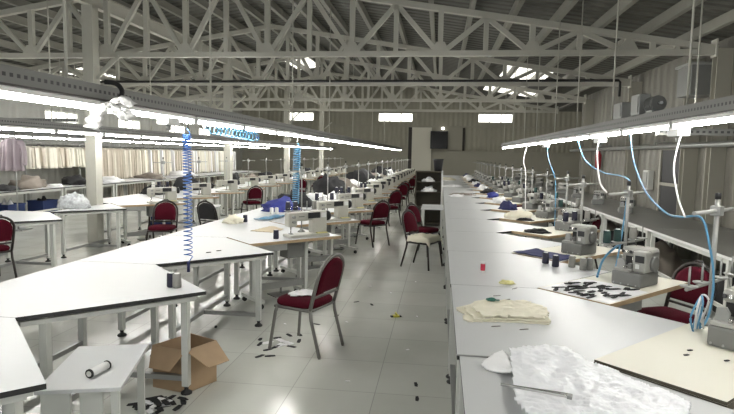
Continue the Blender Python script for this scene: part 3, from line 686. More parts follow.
# ---------------------------------------------------------------- stations: right row
tsR, tsRf = Proto(thread_stand()), Proto(thread_stand(pins=False))
mtC = machine_table(M['creamb'], M['brown']); mtR, mtRf = Proto(machine_table(M['creamb'], M['wood'])), Proto(machine_table(M['creamb'], M['wood'], True))
tipsR = [(XR1 + 0.663, y) for y in R1][1:]
tipsR = [(t[0] + (0.006 if k == 0 else 0.0), t[1]) if k < 3 else (t[0] + 0.22, t[1] + 0.22) for k, t in enumerate(tipsR)]
where = 'along the right bench'
for k, tip in enumerate(tipsR):
    near = tip[1] < 11; o = ORD[k]
    lb = f'cream-topped sewing table {where}, {o} from the front'
    if k == 0:
        mtC.location = (tip[0], tip[1], 0); mtC.rotation_euler = (0, 0, RZ); tag(mtC, 'cream board-topped sewing table at the bottom right foreground', None, 'sewing tables along the right bench')
    else: (mtR if near else mtRf).put((tip[0], tip[1], 0), RZ, lb, 'sewing tables ' + where)
    x, y = (0.38, 0.80) if k not in (0, 2) else ((0.37, 0.87) if k == 0 else (0.42, 0.62))
    (ovm if near else ovf).put(loc(tip, x, y, T + (0.0042 if k else 0.0205)), RZ, f'grey overlock machine {where}, {o} from the front', 'overlock machines ' + where)
    (tsR if near else tsRf).put(loc(tip, 0.07, 1.20, T + 0.0042), RZ, f'white pole thread stand {where}, {o} from the front', 'thread stands ' + where)
    if 1 <= k < 10:
        for q, yy in enumerate((-0.32, -0.144, 0.128, 0.304)):
            if random.random() < 0.2: continue
            m = random.choice(('green', 'green', 'thn', 'thg'))
            cones[m].put(loc(tip, 0.07, 1.20 + yy, T + 0.0042 + 0.291), 0, f'thread cone on the {o} thread stand from the front along the right bench', f'thread cones on the {o} right thread stand')
    if k in (1, 2, 3, 4, 5, 6, 7):
        pass
chd.put((2.0, 5.05, 0), face((-0.9, -0.42)), 'burgundy chair behind the right bench between the two nearest sewing tables')
for k in (4, 6, 8):
    p = loc(tipsR[k], 1.0, 0.75); chd.put(p, face((-V.x, -V.y)) + 0.15, f'burgundy chair behind the right bench at the {ORD[k]} sewing table from the front', 'burgundy chairs behind the right bench')
# clutter at the far stations of the right bench
stuffcol = ['whitec', 'navy', 'whitec', 'black', 'creamc', 'navy', 'whitec', 'royal', 'black', 'whitec', 'navy', 'whitec', 'black', 'whitec', 'whitec']
cname = {'whitec': 'white', 'navy': 'navy', 'black': 'black', 'creamc': 'cream', 'royal': 'blue', 'mauve': 'mauve', 'garmd': 'brown'}
def heap(m, p, rx, ry, rz, seed, label, group=None, rot=0, name='cloth_pile'):
    b = MB().blob(rx, ry, rz, seed, 0.55, 3, 0)
    return tag(b.build(name, M[m], None, p, rot), label, 'cloth', group)
for k, tip in enumerate(tipsR[4:], 4):
    m = stuffcol[k % 15]; p = loc(tip, 0.22, 0.26, T + 0.005)
    heap(m, p, 0.2, 0.15, 0.10 + 0.05 * random.random(), k, f'{cname[m]} cloth pile on the {ORD[k]} sewing table from the front along the right bench', 'cloth piles along the right bench', random.random() * 3)

# ---------------------------------------------------------------- grey bench along the right wall
def grey_bench():
    r = empty('grey_bench', None, 'table')
    MB().box(0, 1.28, 0.003, 2.397, T - 0.03, T, 1, 0, 0).build('tabletop', [M['greyt'], M['white']], r)
    for x, y in ((0.05, 0.1), (0.05, 2.3), (1.22, 0.1), (1.22, 2.3)):
        l = MB().box(x - 0.025, x + 0.025, y - 0.025, y + 0.025, 0.03, T - 0.03).build('leg', M['paint'], r)
        MB().lathe([(0.04, 0), (0.04, 0.012), (0.02, 0.03)], 10, 0, (x, y, 0)).build('foot', M['rubber'], l)
    MB().box(0.035, 0.065, 0.125, 2.275, T - 0.09, T - 0.04).build('front_rail', M['paint'], r)
    MB().box(0.035, 0.065, 0.125, 2.275, 0.18, 0.22).build('stretcher', M['paint'], r)
    return r
gb = Proto(grey_bench())
for k in range(11): gb.put((3.07, 3.9 + 2.4 * k, 0), 0, f'dark grey bench with white front edge along the right wall, {ORD[k]} from the front', 'grey benches along the right wall')
for k in range(9):
    y = 11.2 + 1.9 * k
    (ovf if k > 2 else ovm).put((3.55, y, T), -0.3, f'dark overlock machine standing on the grey bench by the right wall, {ORD[k]} from the front', 'machines on the grey benches')
r = empty('storage_crate', 'dark crate standing on the floor under the grey bench on the right', 'crate', (3.55, 7.6, 0))
MB().box(-0.22, 0.22, -0.3, 0.3, 0, 0.02).box(-0.22, -0.2, -0.3, 0.3, 0.02, 0.3).box(0.2, 0.22, -0.3, 0.3, 0.02, 0.3).box(-0.2, 0.2, -0.3, -0.28, 0.02, 0.3).box(-0.2, 0.2, 0.28, 0.3, 0.02, 0.3).build('crate_body', M['plastic'], r)
heap('garmd', (3.55, 7.6, 0.021), 0.15, 0.22, 0.26, 41, 'brown cloth pile inside the dark crate under the grey bench')

for k in range(12):
    y = 3.9 + 2.4 * (k // 2) + (0.7, 1.68)[k % 2]
    if 7.1 < y < 8.1: y = 7.0 - 0.42
    heap(('black', 'garmd', 'black')[k % 3], (3.55 + 0.1 * (k % 2), y, 0.001), 0.26, 0.30, 0.38 + 0.06 * (k % 3), 300 + k, f'dark cloth sack under the grey bench by the right wall, {ORD[k]} from the front', 'dark sacks under the grey bench', 0.0, 'cloth_sack')
# ---------------------------------------------------------------- side tables near the rows
def side_table(sx, sy, z, panel=False):
    r = empty('side_table', None, 'table')
    MB().box(-sx / 2, sx / 2, -sy / 2, sy / 2, z - 0.022, z, 0, 0.003).build('tabletop', M['lam'], r)
    if panel:   # broad board legs under the ends
        for x, y, wd in ((-0.12, -1, 0.07), (0.05, -1, 0.055), (0.165, -1, 0.02), (-0.165, 1, 0.02), (0.165, 1, 0.02)):
            MB().box(x - wd, x + wd, y * (sy / 2 - 0.05) - 0.012, y * (sy / 2 - 0.05) + 0.012, 0, z - 0.023).build('leg', M['paint'], r)
        MB().box(-sx / 2 + 0.03, sx / 2 - 0.03, sy / 2 - 0.03, sy / 2 - 0.015, z - 0.09, z - 0.023).build('apron', M['paint'], r)
    else:
        for x in (-1, 1):
            for y in (-1, 1): MB().box(x * (sx / 2 - 0.03) - 0.018, x * (sx / 2 - 0.03) + 0.018, y * (sy / 2 - 0.03) - 0.018, y * (sy / 2 - 0.03) + 0.018, 0, z - 0.023).build('leg', M['paint'], r)
        MB().box(-sx / 2 + 0.05, sx / 2 - 0.05, sy / 2 - 0.04, sy / 2 - 0.02, 0.2, 0.24).build('stretcher', M['paint'], r)
    return r
r = side_table(0.41, 0.66, 0.60, True); r.location = (-1.87, 2.825, 0); r.rotation_euler = (0, 0, math.radians(17))
tag(r, 'low white side table at bottom left with a white tube lying on it')
r = side_table(0.46, 0.5, 0.72); r.location = (-4.62, 10.75, 0); r.rotation_euler = (0, 0, 0.3)
tag(r, 'small white open-frame table behind the long row left of the aisle')
r = side_table(0.44, 1.0, 0.77); r.location = (-0.13, 11.45, 0); tag(r, 'small pale table against the long bench behind the two burgundy aisle chairs')
# tube lying on the low table
r = empty('thread_tube', 'white tube with dark ends lying on the low white side table', 'tube', (-1.79, 2.71, 0.634), math.radians(-8))
r.scale = (0.72,) * 3; r.location.z = 0.6005 + 0.034 * 0.72
MB().tube([(0, -0.085, 0), (0, 0.085, 0)], 0.030, 20).build('tube_body', M['white'], r)
for s in (-1, 1): MB().tube([(0, s * 0.085, 0), (0, s * 0.096, 0)], 0.034, 20).build('end_ring', M['rubber'], r)
MB().tube([(0, -0.096, 0), (0, -0.101, 0)], 0.02, 16).build('end_core', M['paint'], r)

# ---------------------------------------------------------------- cardboard box with open flaps
r = empty('cardboard_box', 'open cardboard box with spread flaps on the floor behind a table leg', 'box', (-1.91, 4.01, 0), 0)
B0, B1, B2, B3 = [Vector(p) for p in ((-0.22, -0.11), (-0.06, 0.21), (0.21, 0.08), (0.08, -0.18))]   # left, back, right, front
hz = 0.33; th = 0.006
def wallq(b, p, q, z0, z1, ins=0.0):
    d = (q - p); nrm = Vector((-d.y, d.x)).normalized() * th
    b.prism([p, q, q + nrm, p + nrm], z0, z1)
b = MB()
for p, q in ((B0, B1), (B1, B2), (B2, B3), (B3, B0)): wallq(b, q, p, 0.0, hz)
b.prism([B0, B3, B2, B1], 0.001, 0.006)
b.build('box_body', M['card'], r)
def flap(p, q, out, drop, sk=0.0):
    b = MB(); d = (q - p).normalized(); o = Vector((d.y, -d.x))
    a0, a1 = Vector((*p, hz)), Vector((*q, hz)); e = Vector((*(o * out), -drop)); k = Vector((*(d * sk), 0))
    n = (a1 - a0).cross(e).normalized() * th
    vs = [a0, a1, a1 + e - k, a0 + e + k]
    A = [b._v(v) for v in vs]; Bq = [b._v(v + n) for v in vs]; b.face(A[::-1]); b.face(Bq)
    for i in range(4): b.face([A[i], A[(i + 1) % 4], Bq[(i + 1) % 4], Bq[i]])
    b.build('flap', M['card'], r)
flap(B0, B3, 0.11, 0.13, 0.06); flap(B3, B2, 0.20, 0.10, 0.05); flap(B2, B1, 0.06, 0.09, 0.05); flap(B1, B0, 0.05, 0.02, 0.04)
for p in ((-0.10, -0.125),): pass
heap('card', (-1.91, 4.02, 0.0065), 0.13, 0.13, 0.07, 5, 'brown paper scraps lying inside the open cardboard box', name='paper_scraps')

# ---------------------------------------------------------------- floor scraps
def scrap(m, x, y, l, wd, rot, lab, grp, name='fabric_scrap', z=0.0):
    b = MB(); b.prism([(-l, -wd), (-l * 0.1, -wd * 1.2), (l, -wd * 0.4), (l * 0.8, wd), (-l * 0.3, wd * 0.8), (-l * 0.9, wd * 0.5)], 0.0, 0.004)
    return tag(b.build(name, M[m], None, (x, y, z + 0.0005), rot), lab, 'scrap', grp)
for x, y in [(-1.68, 5.11), (-1.64, 4.98), (-1.53, 5.18), (-1.44, 5.28), (-1.34, 5.31), (-1.52, 4.84), (-1.47, 4.93), (-1.33, 4.96), (-1.54, 4.67), (-1.45, 4.69), (-1.3, 5.13)]:
    scrap('black', x, y, 0.035 + 0.02 * random.random(), 0.018, random.random() * 3, 'black fabric scrap on the floor around the foreground chair legs', 'black scraps around the foreground chair')
for x, y, lab in [(-1.25, 5.68, 'black fabric scrap on the floor just behind the foreground chair'), (-1.1, 6.03, 'black fabric scrap on the floor a step behind the foreground chair'), (-0.97, 6.66, 'black fabric scrap on the aisle floor in front of the sewing table castors'),
                  (-0.14, 4.29, 'black fabric scrap on the floor near the long bench legs, farther one'), (-0.12, 4.03, 'thin black fabric scrap on the floor near the long bench legs, nearer one'), (-0.77, 6.57, 'small black fabric scrap in the middle of the aisle floor'), (-2.25, 5.4, 'black fabric scrap on the floor under the pointed tables at left')]:
    scrap('black', x, y, 0.04, 0.014, random.random() * 3, lab, None)
for x, y in [(-1.42, 5.07), (-1.48, 5.11), (-1.38, 5.02), (-1.58, 5.03), (-1.45, 4.98)]:
    scrap('whitec', x, y, 0.06, 0.03, random.random() * 3, 'white fabric scrap on the floor under the foreground chair', 'white scraps under the foreground chair')
for x, y in [(-0.95, 5.82), (-0.25, 5.07), (-0.21, 6.17), (-1.58, 5.63), (-0.68, 4.26), (-0.6, 7.2), (-0.3, 7.9), (-0.9, 7.5)]:
    scrap('whitec', x, y, 0.02, 0.01, random.random() * 3, 'tiny white fabric scrap lying loose on the aisle floor', 'tiny white scraps on the aisle floor')
r = empty('yellow_clip', 'small yellow plastic clip lying on the aisle floor', 'clip', (-0.44, 6.12, 0), 0.3)
MB().box(-0.035, 0.035, -0.03, 0.03, 0, 0.02, 0, 0.004).box(-0.008, 0.008, -0.03, 0.03, 0.02, 0.045).build('clip_body', M['yellow'], r); MB().box(-0.06, -0.035, -0.02, 0.02, 0, 0.012).box(0.035, 0.06, -0.02, 0.02, 0, 0.012).build('clip_jaw', M['rubber'], r)
for i in range(34):
    a, d = random.random() * 2 * PI, random.random()
    scrap('black' if i % 5 else 'whitec', -1.92 + 0.20 * d * math.cos(a), 3.60 + 0.12 * d * math.sin(a), 0.04 + 0.03 * random.random(), 0.02, random.random() * 3,
          ('black' if i % 5 else 'white') + ' fabric scrap in the loose heap on the floor before the cardboard box', ('black' if i % 5 else 'white') + ' scraps in the floor heap', z=0.0045 * (i % 7))

# ---------------------------------------------------------------- chairs elsewhere
chd.put((-0.25, 9.05, 0), face((0.9, -0.45)), 'burgundy chair with cream cloth on its seat pulled up to the long bench')
chd.put((-0.26, 10.25, 0), face((0.85, -0.55)), 'burgundy chair behind the cloth-covered one beside the long bench')
b = MB(); hf = lambda x, y: 0.505 + 0.012 * noise.noise(Vector((x * 15, y * 15, 9))) - (2.0 * max(0, abs(y) - 0.20)) - 1.5 * max(0, x - 0.2)
b.sheet(lambda x, y: True, -0.16, 0.25, -0.24, 0.24, 20, 24, hf, 0.006); tag(b.build('cloth', M['creamc'], None, (-0.25, 9.05, 0.012), -0.46), 'cream cloth draped over the seat of the burgundy chair at the bench', 'cloth')
chd.put((-5.98, 6.72, 0), face((-0.9, 0.4)), 'burgundy chair cut off by the left edge of the photo')
chd.put((-4.85, 9.3, 0), face((0.25, -1)), 'burgundy chair facing forward at the front of the second row sewing tables')
chb.put((-5.55, 10.55, 0), face((-0.5, 0.8)), 'dark blue chair behind the burgundy one under the second row sewing tables')
r = banquet_chair('dframe', 'black'); r.location = (-4.15, 10.0, 0); r.rotation_euler = (0, 0, face((0.3, 1))); tag(r, 'black chair standing between the small open-frame table and the left work row')

# ---------------------------------------------------------------- hoses and cables
def spline(pts, n=8):
    P = [Vector(p) for p in pts]; out = []
    for i in range(len(P) - 1):
        p0, p1, p2, p3 = P[max(i - 1, 0)], P[i], P[i + 1], P[min(i + 2, len(P) - 1)]
        for k in range(n):
            t = k / n; out.append(0.5 * ((2 * p1) + (p2 - p0) * t + (2 * p0 - 5 * p1 + 4 * p2 - p3) * t * t + (3 * p1 - p0 - 3 * p2 + p3) * t ** 3))
    return out + [P[-1]]
def coil(name, m, p0, p1, rad, turns, label, wire=0.005, stretch=1.0):
    p0, p1 = Vector(p0), Vector(p1); d = (p1 - p0).normalized(); a = d.cross(Vector((0.3, 1, 0.1))).normalized(); c = d.cross(a)
    n = turns * 12; pts = [p0 - d * 0.06]
    for i in range(n + 1):
        t = i / n; ang = 2 * PI * turns * (t ** stretch)
        pts.append(p0.lerp(p1, t) + (a * math.cos(ang) + c * math.sin(ang)) * rad)
    pts += [p1 + d * 0.05]
    r = empty(name, label, 'hose', (0, 0, 0)); MB().tube(pts, wire, 6).build('hose_coil', M[m], r)
    MB().tube([p1 + d * 0.04, p1 + d * 0.13], 0.014, 8).build('hose_nozzle', M['navy'], r); MB().tube([p0 - d * 0.12, p0 - d * 0.05], 0.012, 8).build('hose_coupling', M['chrome'], r)
    return r
coil('coiled_air_hose', 'blue', (-2.2, 4.68, 1.95), (-2.2, 4.68, 0.86), 0.036, 40, 'blue coiled air hose hanging from the left light rail to the tables', 0.0045, 0.62)
coil('coiled_air_hose', 'lblue', (-2.2, 8.5, 1.90), (-2.25, 8.6, 1.02), 0.05, 26, 'light blue coiled air hose hanging farther back from the left light rail', 0.009)
coil('coiled_air_hose', 'lblue', (-2.13, 5.0, 2.02), (-2.13, 6.3, 1.98), 0.05, 13, 'light blue air hose coiled lengthwise under the left light rail', 0.006)
def hose(name, m, pts, rad, label): return tag(MB().tube(spline(pts), rad, 8).build(name, M[m]), label, 'hose' if 'hose' in name else 'cable')
hose('air_hose', 'lblue', [(1.85, 5.87, 2.09), (1.73, 5.35, 1.8), (1.67, 4.84, 1.55), (1.64, 4.32, 1.42), (1.58, 3.9, 1.43), (1.60, 3.66, 1.45), (1.63, 3.60, 1.30), (1.66, 3.58, 1.1), (1.64, 3.55, 0.90), (1.58, 3.5, 0.80)], 0.007, 'light blue air hose from the right rail to the nearest thread stand')
hose('air_hose', 'lblue', [(1.84, 8.0, 2.08), (1.84, 7.5, 1.78), (1.93, 7.0, 1.64), (1.97, 6.5, 1.62), (1.91, 6.0, 1.59), (1.76, 5.5, 1.54), (1.68, 5.3, 1.45), (1.62, 5.2, 1.1), (1.55, 5.1, 0.80)], 0.007, 'light blue air hose from the right rail to the second thread stand')
hose('air_hose', 'lblue', [(1.88, 10.4, 2.06), (1.82, 9.83, 1.76), (1.83, 9.27, 1.45), (1.74, 8.7, 0.94), (1.70, 8.5, 0.80)], 0.007, 'light blue air hose hanging farthest back from the right rail')
hose('power_cable', 'white', [(1.87, 4.7, 2.04), (1.67, 4.3, 1.77), (1.55, 3.9, 1.57), (1.44, 3.5, 1.47)], 0.006, 'white cable from the right rail to the nearest thread stand arm')
hose('power_cable', 'white', [(1.85, 6.9, 2.04), (1.67, 6.33, 1.9), (1.56, 5.77, 1.59), (1.50, 5.3, 1.50)], 0.008, 'white cable from the right rail to the second thread stand')
hose('power_cable', 'white', [(1.85, 12.5, 2.09), (1.68, 11.75, 1.75), (1.62, 11.0, 1.52), (1.6, 10.8, 1.2), (1.6, 10.7, 0.80)], 0.008, 'white cable hanging far back from the right rail')
hose('air_hose', 'lblue', [(1.68, 5.28, 1.06), (1.56, 5.16, 1.02), (1.44, 5.06, 0.93), (1.38, 4.98, 0.82), (1.36, 4.93, 0.797)], 0.010, 'short blue hose hanging beside the second overlock machine')
for q, (x, y, lab) in enumerate([(1.50, 3.42, 'small blue and white hose bundle at the foot of the nearest thread stand')]):
    b = MB()
    for k in range(4): b.tube(spline([(x + 0.02 * k, y + 0.03 * k, 0.795), (x + 0.03 * k - 0.03, y - 0.02, 0.90 + 0.03 * k), (x + 0.05, y + 0.05, 1.0), (x + 0.02 * k + 0.02, y + 0.06, 0.80)]), 0.006, 6, k % 2)
    tag(b.build('hose_bundle', [M['lblue'], M['white']]), lab, 'hose')

# white cloth tied around the left rail and a black cable loop
r = empty('tied_cloth', 'white cloth strip tied in a bow around the left light rail', 'cloth', (-2.2, 3.42, LZ))
b = MB()
b.blob(0.05, 0.05, 0.045, 3, 0.3, 3, 0, (0.06, 0, -0.10))
o = b.build('knot', M['bow'], r)
def ribbon(pts, wid, nm):
    P = spline(pts, 6); b = MB(); A = []; Bq = []
    n = len(P)
    for i, p in enumerate(P):
        d = (P[min(i + 1, n - 1)] - P[max(i - 1, 0)]).normalized(); sd = d.cross(Vector((0.2, -1, 0.15))).normalized(); k = wid * (0.35 + 0.65 * min(1, i / n * 1.6))
        f = 0.015 * math.sin(i * 1.3)
        A.append([b._v(p + sd * k * t + Vector((0, f * t + 0.012 * math.cos(6 * t), 0))) for t in (-1, -0.5, 0, 0.5, 1)])
        Bq.append([b._v(p + sd * k * t + Vector((0, f * t + 0.012 * math.cos(6 * t) + 0.006, 0))) for t in (-1, -0.5, 0, 0.5, 1)])
    for i in range(n - 1):
        for j in range(4):
            b.face([A[i][j], A[i][j + 1], A[i + 1][j + 1], A[i + 1][j]], 0, True); b.face([Bq[i][j], Bq[i + 1][j], Bq[i + 1][j + 1], Bq[i][j + 1]], 0, True)
        b.face([A[i][0], A[i + 1][0], Bq[i + 1][0], Bq[i][0]]); b.face([A[i][4], Bq[i][4], Bq[i + 1][4], A[i + 1][4]])
    b.face(A[0] + Bq[0][::-1]); b.face(A[-1] + Bq[-1][::-1])
    b.build(nm, M['bow'], r)
ribbon([(0.06, -0.02, -0.09), (0.02, -0.05, -0.13), (-0.01, -0.06, -0.18), (-0.03, -0.06, -0.235)], 0.05, 'ribbon_tail')
ribbon([(0.06, -0.02, -0.09), (0.11, -0.04, -0.10), (0.17, -0.05, -0.14), (0.21, -0.04, -0.145), (0.235, -0.03, -0.12)], 0.038, 'ribbon_loop')
ribbon([(0.06, -0.02, -0.08), (0.12, -0.03, -0.055), (0.18, -0.03, -0.05), (0.235, -0.02, -0.09)], 0.028, 'ribbon_loop')
ribbon([(0.06, -0.02, -0.08), (0.0, -0.03, -0.07), (-0.06, -0.03, -0.085), (-0.15, -0.03, -0.06)], 0.035, 'ribbon_loop')
hose('black_cable', 'rubber', [(-2.13, 3.40, 2.08), (-2.10, 3.45, 2.11), (-2.09, 3.5, 2.18), (-2.13, 3.5, 2.235), (-2.2, 3.48, 2.245)], 0.016, 'black cable looped around the left light rail beside the tied white cloth')

# ---------------------------------------------------------------- things on the row left of the aisle
tt = T + 0.0005
cones['thn'].put((-1.975, 3.91, tt), 0, 'dark thread cone on the near left pointed table, left one of the pair')
cones['thg'].put((-1.925, 3.90, tt), 0, 'grey-green thread cone on the near left pointed table, right one of the pair')
cones['thn'].put((-2.81, 7.86, tt), 0, 'dark thread cone on the left row table before the cream cloth')
cones['thn'].put((-1.90, 6.37, T + 0.0045), 0, 'dark thread cone on the wood-edged table beside the first sewing machine')
cones['thw'].put((-2.76, 9.0, tt), 0, 'white thread cone before the blue cloth, left one of the pair'); cones['thw'].put((-2.69, 9.05, tt), 0, 'white thread cone before the blue cloth, right one of the pair')
heap('creamc', (-2.93, 7.72, tt), 0.14, 0.12, 0.11, 8, 'small crumpled cream cloth on the left row tables beside a dark cone')
tag(MB().sheet(inside_poly([(-2.42, 6.95), (-2.30, 7.5), (-2.05, 7.22), (-2.1, 6.88)]), -2.45, -2.0, 6.85, 7.55, 24, 30, lambda x, y: T + 0.007 + 0.003 * noise.noise(Vector((x * 9, y * 9, 2))), 0.005).build('tan_cloth', M['tan']), 'tan fabric panel lying flat on the table behind the first sewing machine', 'cloth')
heap('royal', (-2.82, 9.75, tt), 0.30, 0.42, 0.20, 12, 'royal blue cloth heap on the left row table before the light blue coil')
tag(MB().sheet(inside_poly([(-2.75, 8.1), (-2.6, 8.75), (-2.42, 8.82), (-2.50, 8.3), (-2.56, 8.06)]), -2.8, -2.3, 8.0, 8.9, 24, 40, lambda x, y: T + 0.022 + 0.018 * noise.noise(Vector((x * 11, y * 7, 5))), 0.006).build('cloth', M['lblue']), 'light blue cloth lying beside the white cones on left row', 'cloth')
for i, (x, y) in enumerate([(-2.12, 5.02), (-2.08, 4.96)]): scrap('black', -2.3 + 0.06 * i, 5.35 + 0.12 * i, 0.025, 0.012, 0.5, 'black fabric scrap on the white table behind the blue coiled hose', 'black scraps on the left table', z=T)
heapspec = [('black', 0.30, 0.26), ('whitec', 0.22, 0.14), ('black', 0.40, 0.42), ('garmd', 0.34, 0.32), ('whitec', 0.30, 0.20), ('black', 0.42, 0.46), ('black', 0.36, 0.38), ('garmd', 0.36, 0.3), ('whitec', 0.3, 0.22), ('black', 0.4, 0.4), ('black', 0.35, 0.3), ('whitec', 0.3, 0.25), ('black', 0.36, 0.34)]
for k, y in enumerate(L1[5:]):
    m, rr, hh = heapspec[k % 13]
    heap(m, (XL1 + 0.50 + 0.1 * random.random(), y + 0.85, tt), rr, rr * 1.1, hh, 20 + k, f'{cname.get(m, "brown")} cloth heap on the pointed table left of the aisle, {ORD[k + 5]} table from the front', 'cloth heaps left of the aisle', random.random() * 3)
    if k % 2 == 0: heap('whitec' if m != 'whitec' else 'black', (XL1 + 1.25, y + 0.82, tt), 0.2, 0.16, 0.12, 60 + k, f'small cloth bundle at the aisle corner of the {ORD[k + 5]} pointed table left of the aisle', 'cloth bundles at the aisle corners', random.random() * 3, 'cloth_bundle')
for k, tip in enumerate(tips[6:], 3):
    m = ('black', 'garmd', 'black', 'whitec')[k % 4]
    heap(m, loc(tip, 0.24, 0.26, T + 0.005), 0.2, 0.2, 0.16 + 0.1 * random.random(), 200 + k, f'{cname[m]} cloth heap on the {ORD[k]} wood-edged sewing table from the front left of the aisle', 'cloth heaps on the left sewing tables', random.random() * 3)
# ---------------------------------------------------------------- second and third rows
b = MB().blob(0.26, 0.22, 0.25, 4, 0.28, 4, 0, freq=5); tag(b.build('plastic_bag', M['bag'], None, (-6.32, 8.99, tt)), 'clear plastic bag full of white pieces on second row table by the column', 'bag')
for k, y in enumerate(L2[5:], 5):
    if k in (7, 11, 15): continue
    m, rr, hh = heapspec[(k * 5 + 1) % 13]
    heap(m, (XL2 + 0.36, y + 0.85, tt), min(rr, 0.3), rr, hh * 0.8, 80 + k, f'{cname.get(m, "brown")} cloth heap on the pointed table of the second row, {ORD[k]} table from the front', 'cloth heaps of the second row', random.random())
for k, (m, x, y, rx, ry, rz_) in enumerate([('navy', -10.75, 11.2, 0.3, 0.35, 0.16), ('black', -10.35, 12.15, 0.28, 0.4, 0.14), ('garmd', -10.7, 13.4, 0.4, 0.8, 0.28), ('black', -10.65, 15.2, 0.35, 0.6, 0.25), ('whitec', -10.3, 13.9, 0.2, 0.3, 0.08), ('whitec', -10.6, 17.0, 0.3, 0.5, 0.15), ('garmd', -10.6, 19.5, 0.3, 0.6, 0.2), ('whitec', -10.6, 22.0, 0.3, 0.6, 0.2)]):
    heap(m, (x, y, tt), rx, ry, rz_, 120 + k, f'{cname.get(m, "brown")} clothing heap on the long third row tables, {ORD[k]} heap from the front', 'clothing heaps of the third row', 0.2 * k)

# ---------------------------------------------------------------- garments on rails at the left
GX = -11.8
def garment_rail(y0, y1, z, x, label):
    r = empty('garment_rail', label, 'garment rail', (x, 0, 0))
    MB().tube([(0, y0, z), (0, y1, z)], 0.016, 8).build('rail_tube', M['steel'], r)
    y = y0 + 0.1
    while y < y1:
        MB().box(-0.02, 0.02, y - 0.02, y + 0.02, 0, z - 0.0165).build('post', M['steel'], r); MB().box(-0.25, 0.25, y - 0.02, y + 0.02, 0, 0.03).build('foot', M['steel'], r); y += 2.45
garment_rail(14.6, 31.2, 1.97, GX, 'long grey rail full of pale hanging garments by the left wall')
garment_rail(18.2, 31.2, 0.74, GX + 0.5, 'low grey rail of hanging garments in front of the long upper one')
def garment(m, ln, wd, seed):
    r = empty('hanging_garment', None, 'garment')
    b = MB(); nx, nz = 14, 12; A = []; Bq = []
    for i in range(nz + 1):
        t = i / nz; A.append([]); Bq.append([])
        for j in range(nx + 1):
            u = j / nx * 2 - 1
            x = u * wd * (0.78 + 0.22 * t) ; y = (0.006 + 0.022 * t) * math.sin(u * 6 + seed * 2) + 0.012 * noise.noise(Vector((u * 2, t * 3, seed)))
            z = -0.11 - t * ln - (0.05 * abs(u) * (1 - t)) - 0.015 * noise.noise(Vector((u * 3, seed, 1))) * t
            h = 0.034 + 0.012 * math.cos(u * 9 + seed)
            A[-1].append(b._v((x, y - h, z))); Bq[-1].append(b._v((x, y + h, z)))
    for i in range(nz):
        for j in range(nx): b.face([A[i][j], A[i][j + 1], A[i + 1][j + 1], A[i + 1][j]], 0, True); b.face([Bq[i][j], Bq[i + 1][j], Bq[i + 1][j + 1], Bq[i][j + 1]], 0, True)
        b.face([A[i][0], A[i + 1][0], Bq[i + 1][0], Bq[i][0]]); b.face([A[i][nx], Bq[i][nx], Bq[i + 1][nx], A[i + 1][nx]])
    for j in range(nx):
        b.face([A[0][j], Bq[0][j], Bq[0][j + 1], A[0][j + 1]]); b.face([A[nz][j], A[nz][j + 1], Bq[nz][j + 1], Bq[nz][j]])
    b.build('cloth', M[m], r)
    MB().tube([(-wd * 0.75, 0, -0.115), (0, 0, -0.06), (wd * 0.75, 0, -0.115)], 0.006, 6).tube([(0, 0, -0.06), (0, 0, -0.02), (0.02, 0, 0.005), (0, 0, 0.024), (-0.02, 0, 0.008)], 0.003, 6).build('hanger', M['plastic'], r)
    return r
gs = [Proto(garment(m, l, 0.21, i)) for i, (m, l) in enumerate([('garm', 1.12, ), ('garm', 1.08), ('garm2', 1.12), ('whitec', 1.10)])]
gn = [Proto(garment(m, l, 0.20, 5 + i)) for i, (m, l) in enumerate([('garm', 0.62), ('garm2', 0.62), ('garm', 0.66)])]
gl = [Proto(garment(m, l, 0.18, 9 + i)) for i, (m, l) in enumerate([('garm2', 0.55), ('garmd', 0.55), ('garm', 0.5)])]
y = 14.75
while y < 17.9:
    random.choice(gn).put((GX + random.uniform(-0.02, 0.02), y, 1.985), random.uniform(-0.6, 0.6), 'short pale garment hanging on the near end of the long rail', 'short garments on the long rail'); y += 0.115
while y < 31.0:
    random.choice(gs if y > 20 else [gs[0], gs[2], gs[2]]).put((GX + random.uniform(-0.02, 0.02), y, 1.985), random.uniform(-0.7, 0.7), 'long pale garment hanging on the far stretch of the long rail', 'long garments on the long rail'); y += 0.16
y = 18.4
while y < 31.0:
    random.choice(gl).put((GX + 0.5, y, 0.755), random.uniform(-0.3, 0.3), 'garment hanging on the low rail below the long pale ones', 'garments on the low rail'); y += 0.2
tag(MB().blob(0.14, 0.2, 0.1, 77, 0.4, 3).build('cap', M['redp'], None, (GX, 18.25, 2.0)), 'dark red cloth lying on top of the long garment rail', 'cloth') if False else None
# mauve shirt hanging at the far left
r = empty('hanging_shirt', 'mauve shirt hanging in front of the garment rail at the far left', 'shirt', (-9.2, 11.1, 2.10), 0.15)
b = MB(); pts_u = 18; nz = 16; A = []; Bq = []
for i in range(nz + 1):
    t = i / nz; A.append([]); Bq.append([])
    for j in range(pts_u + 1):
        u = j / pts_u * 2 - 1
        x = u * (0.175 + 0.05 * t); y = 0.07 * math.sin(u * 9 + 1) * (0.25 + 0.75 * t) + 0.02 * math.sin(u * 3)
        z = -0.07 - 0.07 * abs(u) ** 1.5 * (1 - t) - t * 0.72
        h = 0.07 * math.sqrt(max(0.05, 1 - u * u))
        A[-1].append(b._v((x, y - h, z))); Bq[-1].append(b._v((x, y + h, z)))
for i in range(nz):
    for j in range(pts_u): b.face([A[i][j], A[i][j + 1], A[i + 1][j + 1], A[i + 1][j]], 0, True); b.face([Bq[i][j], Bq[i + 1][j], Bq[i + 1][j + 1], Bq[i][j + 1]], 0, True)
    b.face([A[i][0], A[i + 1][0], Bq[i + 1][0], Bq[i][0]]); b.face([A[i][-1], Bq[i][-1], Bq[i + 1][-1], A[i + 1][-1]])
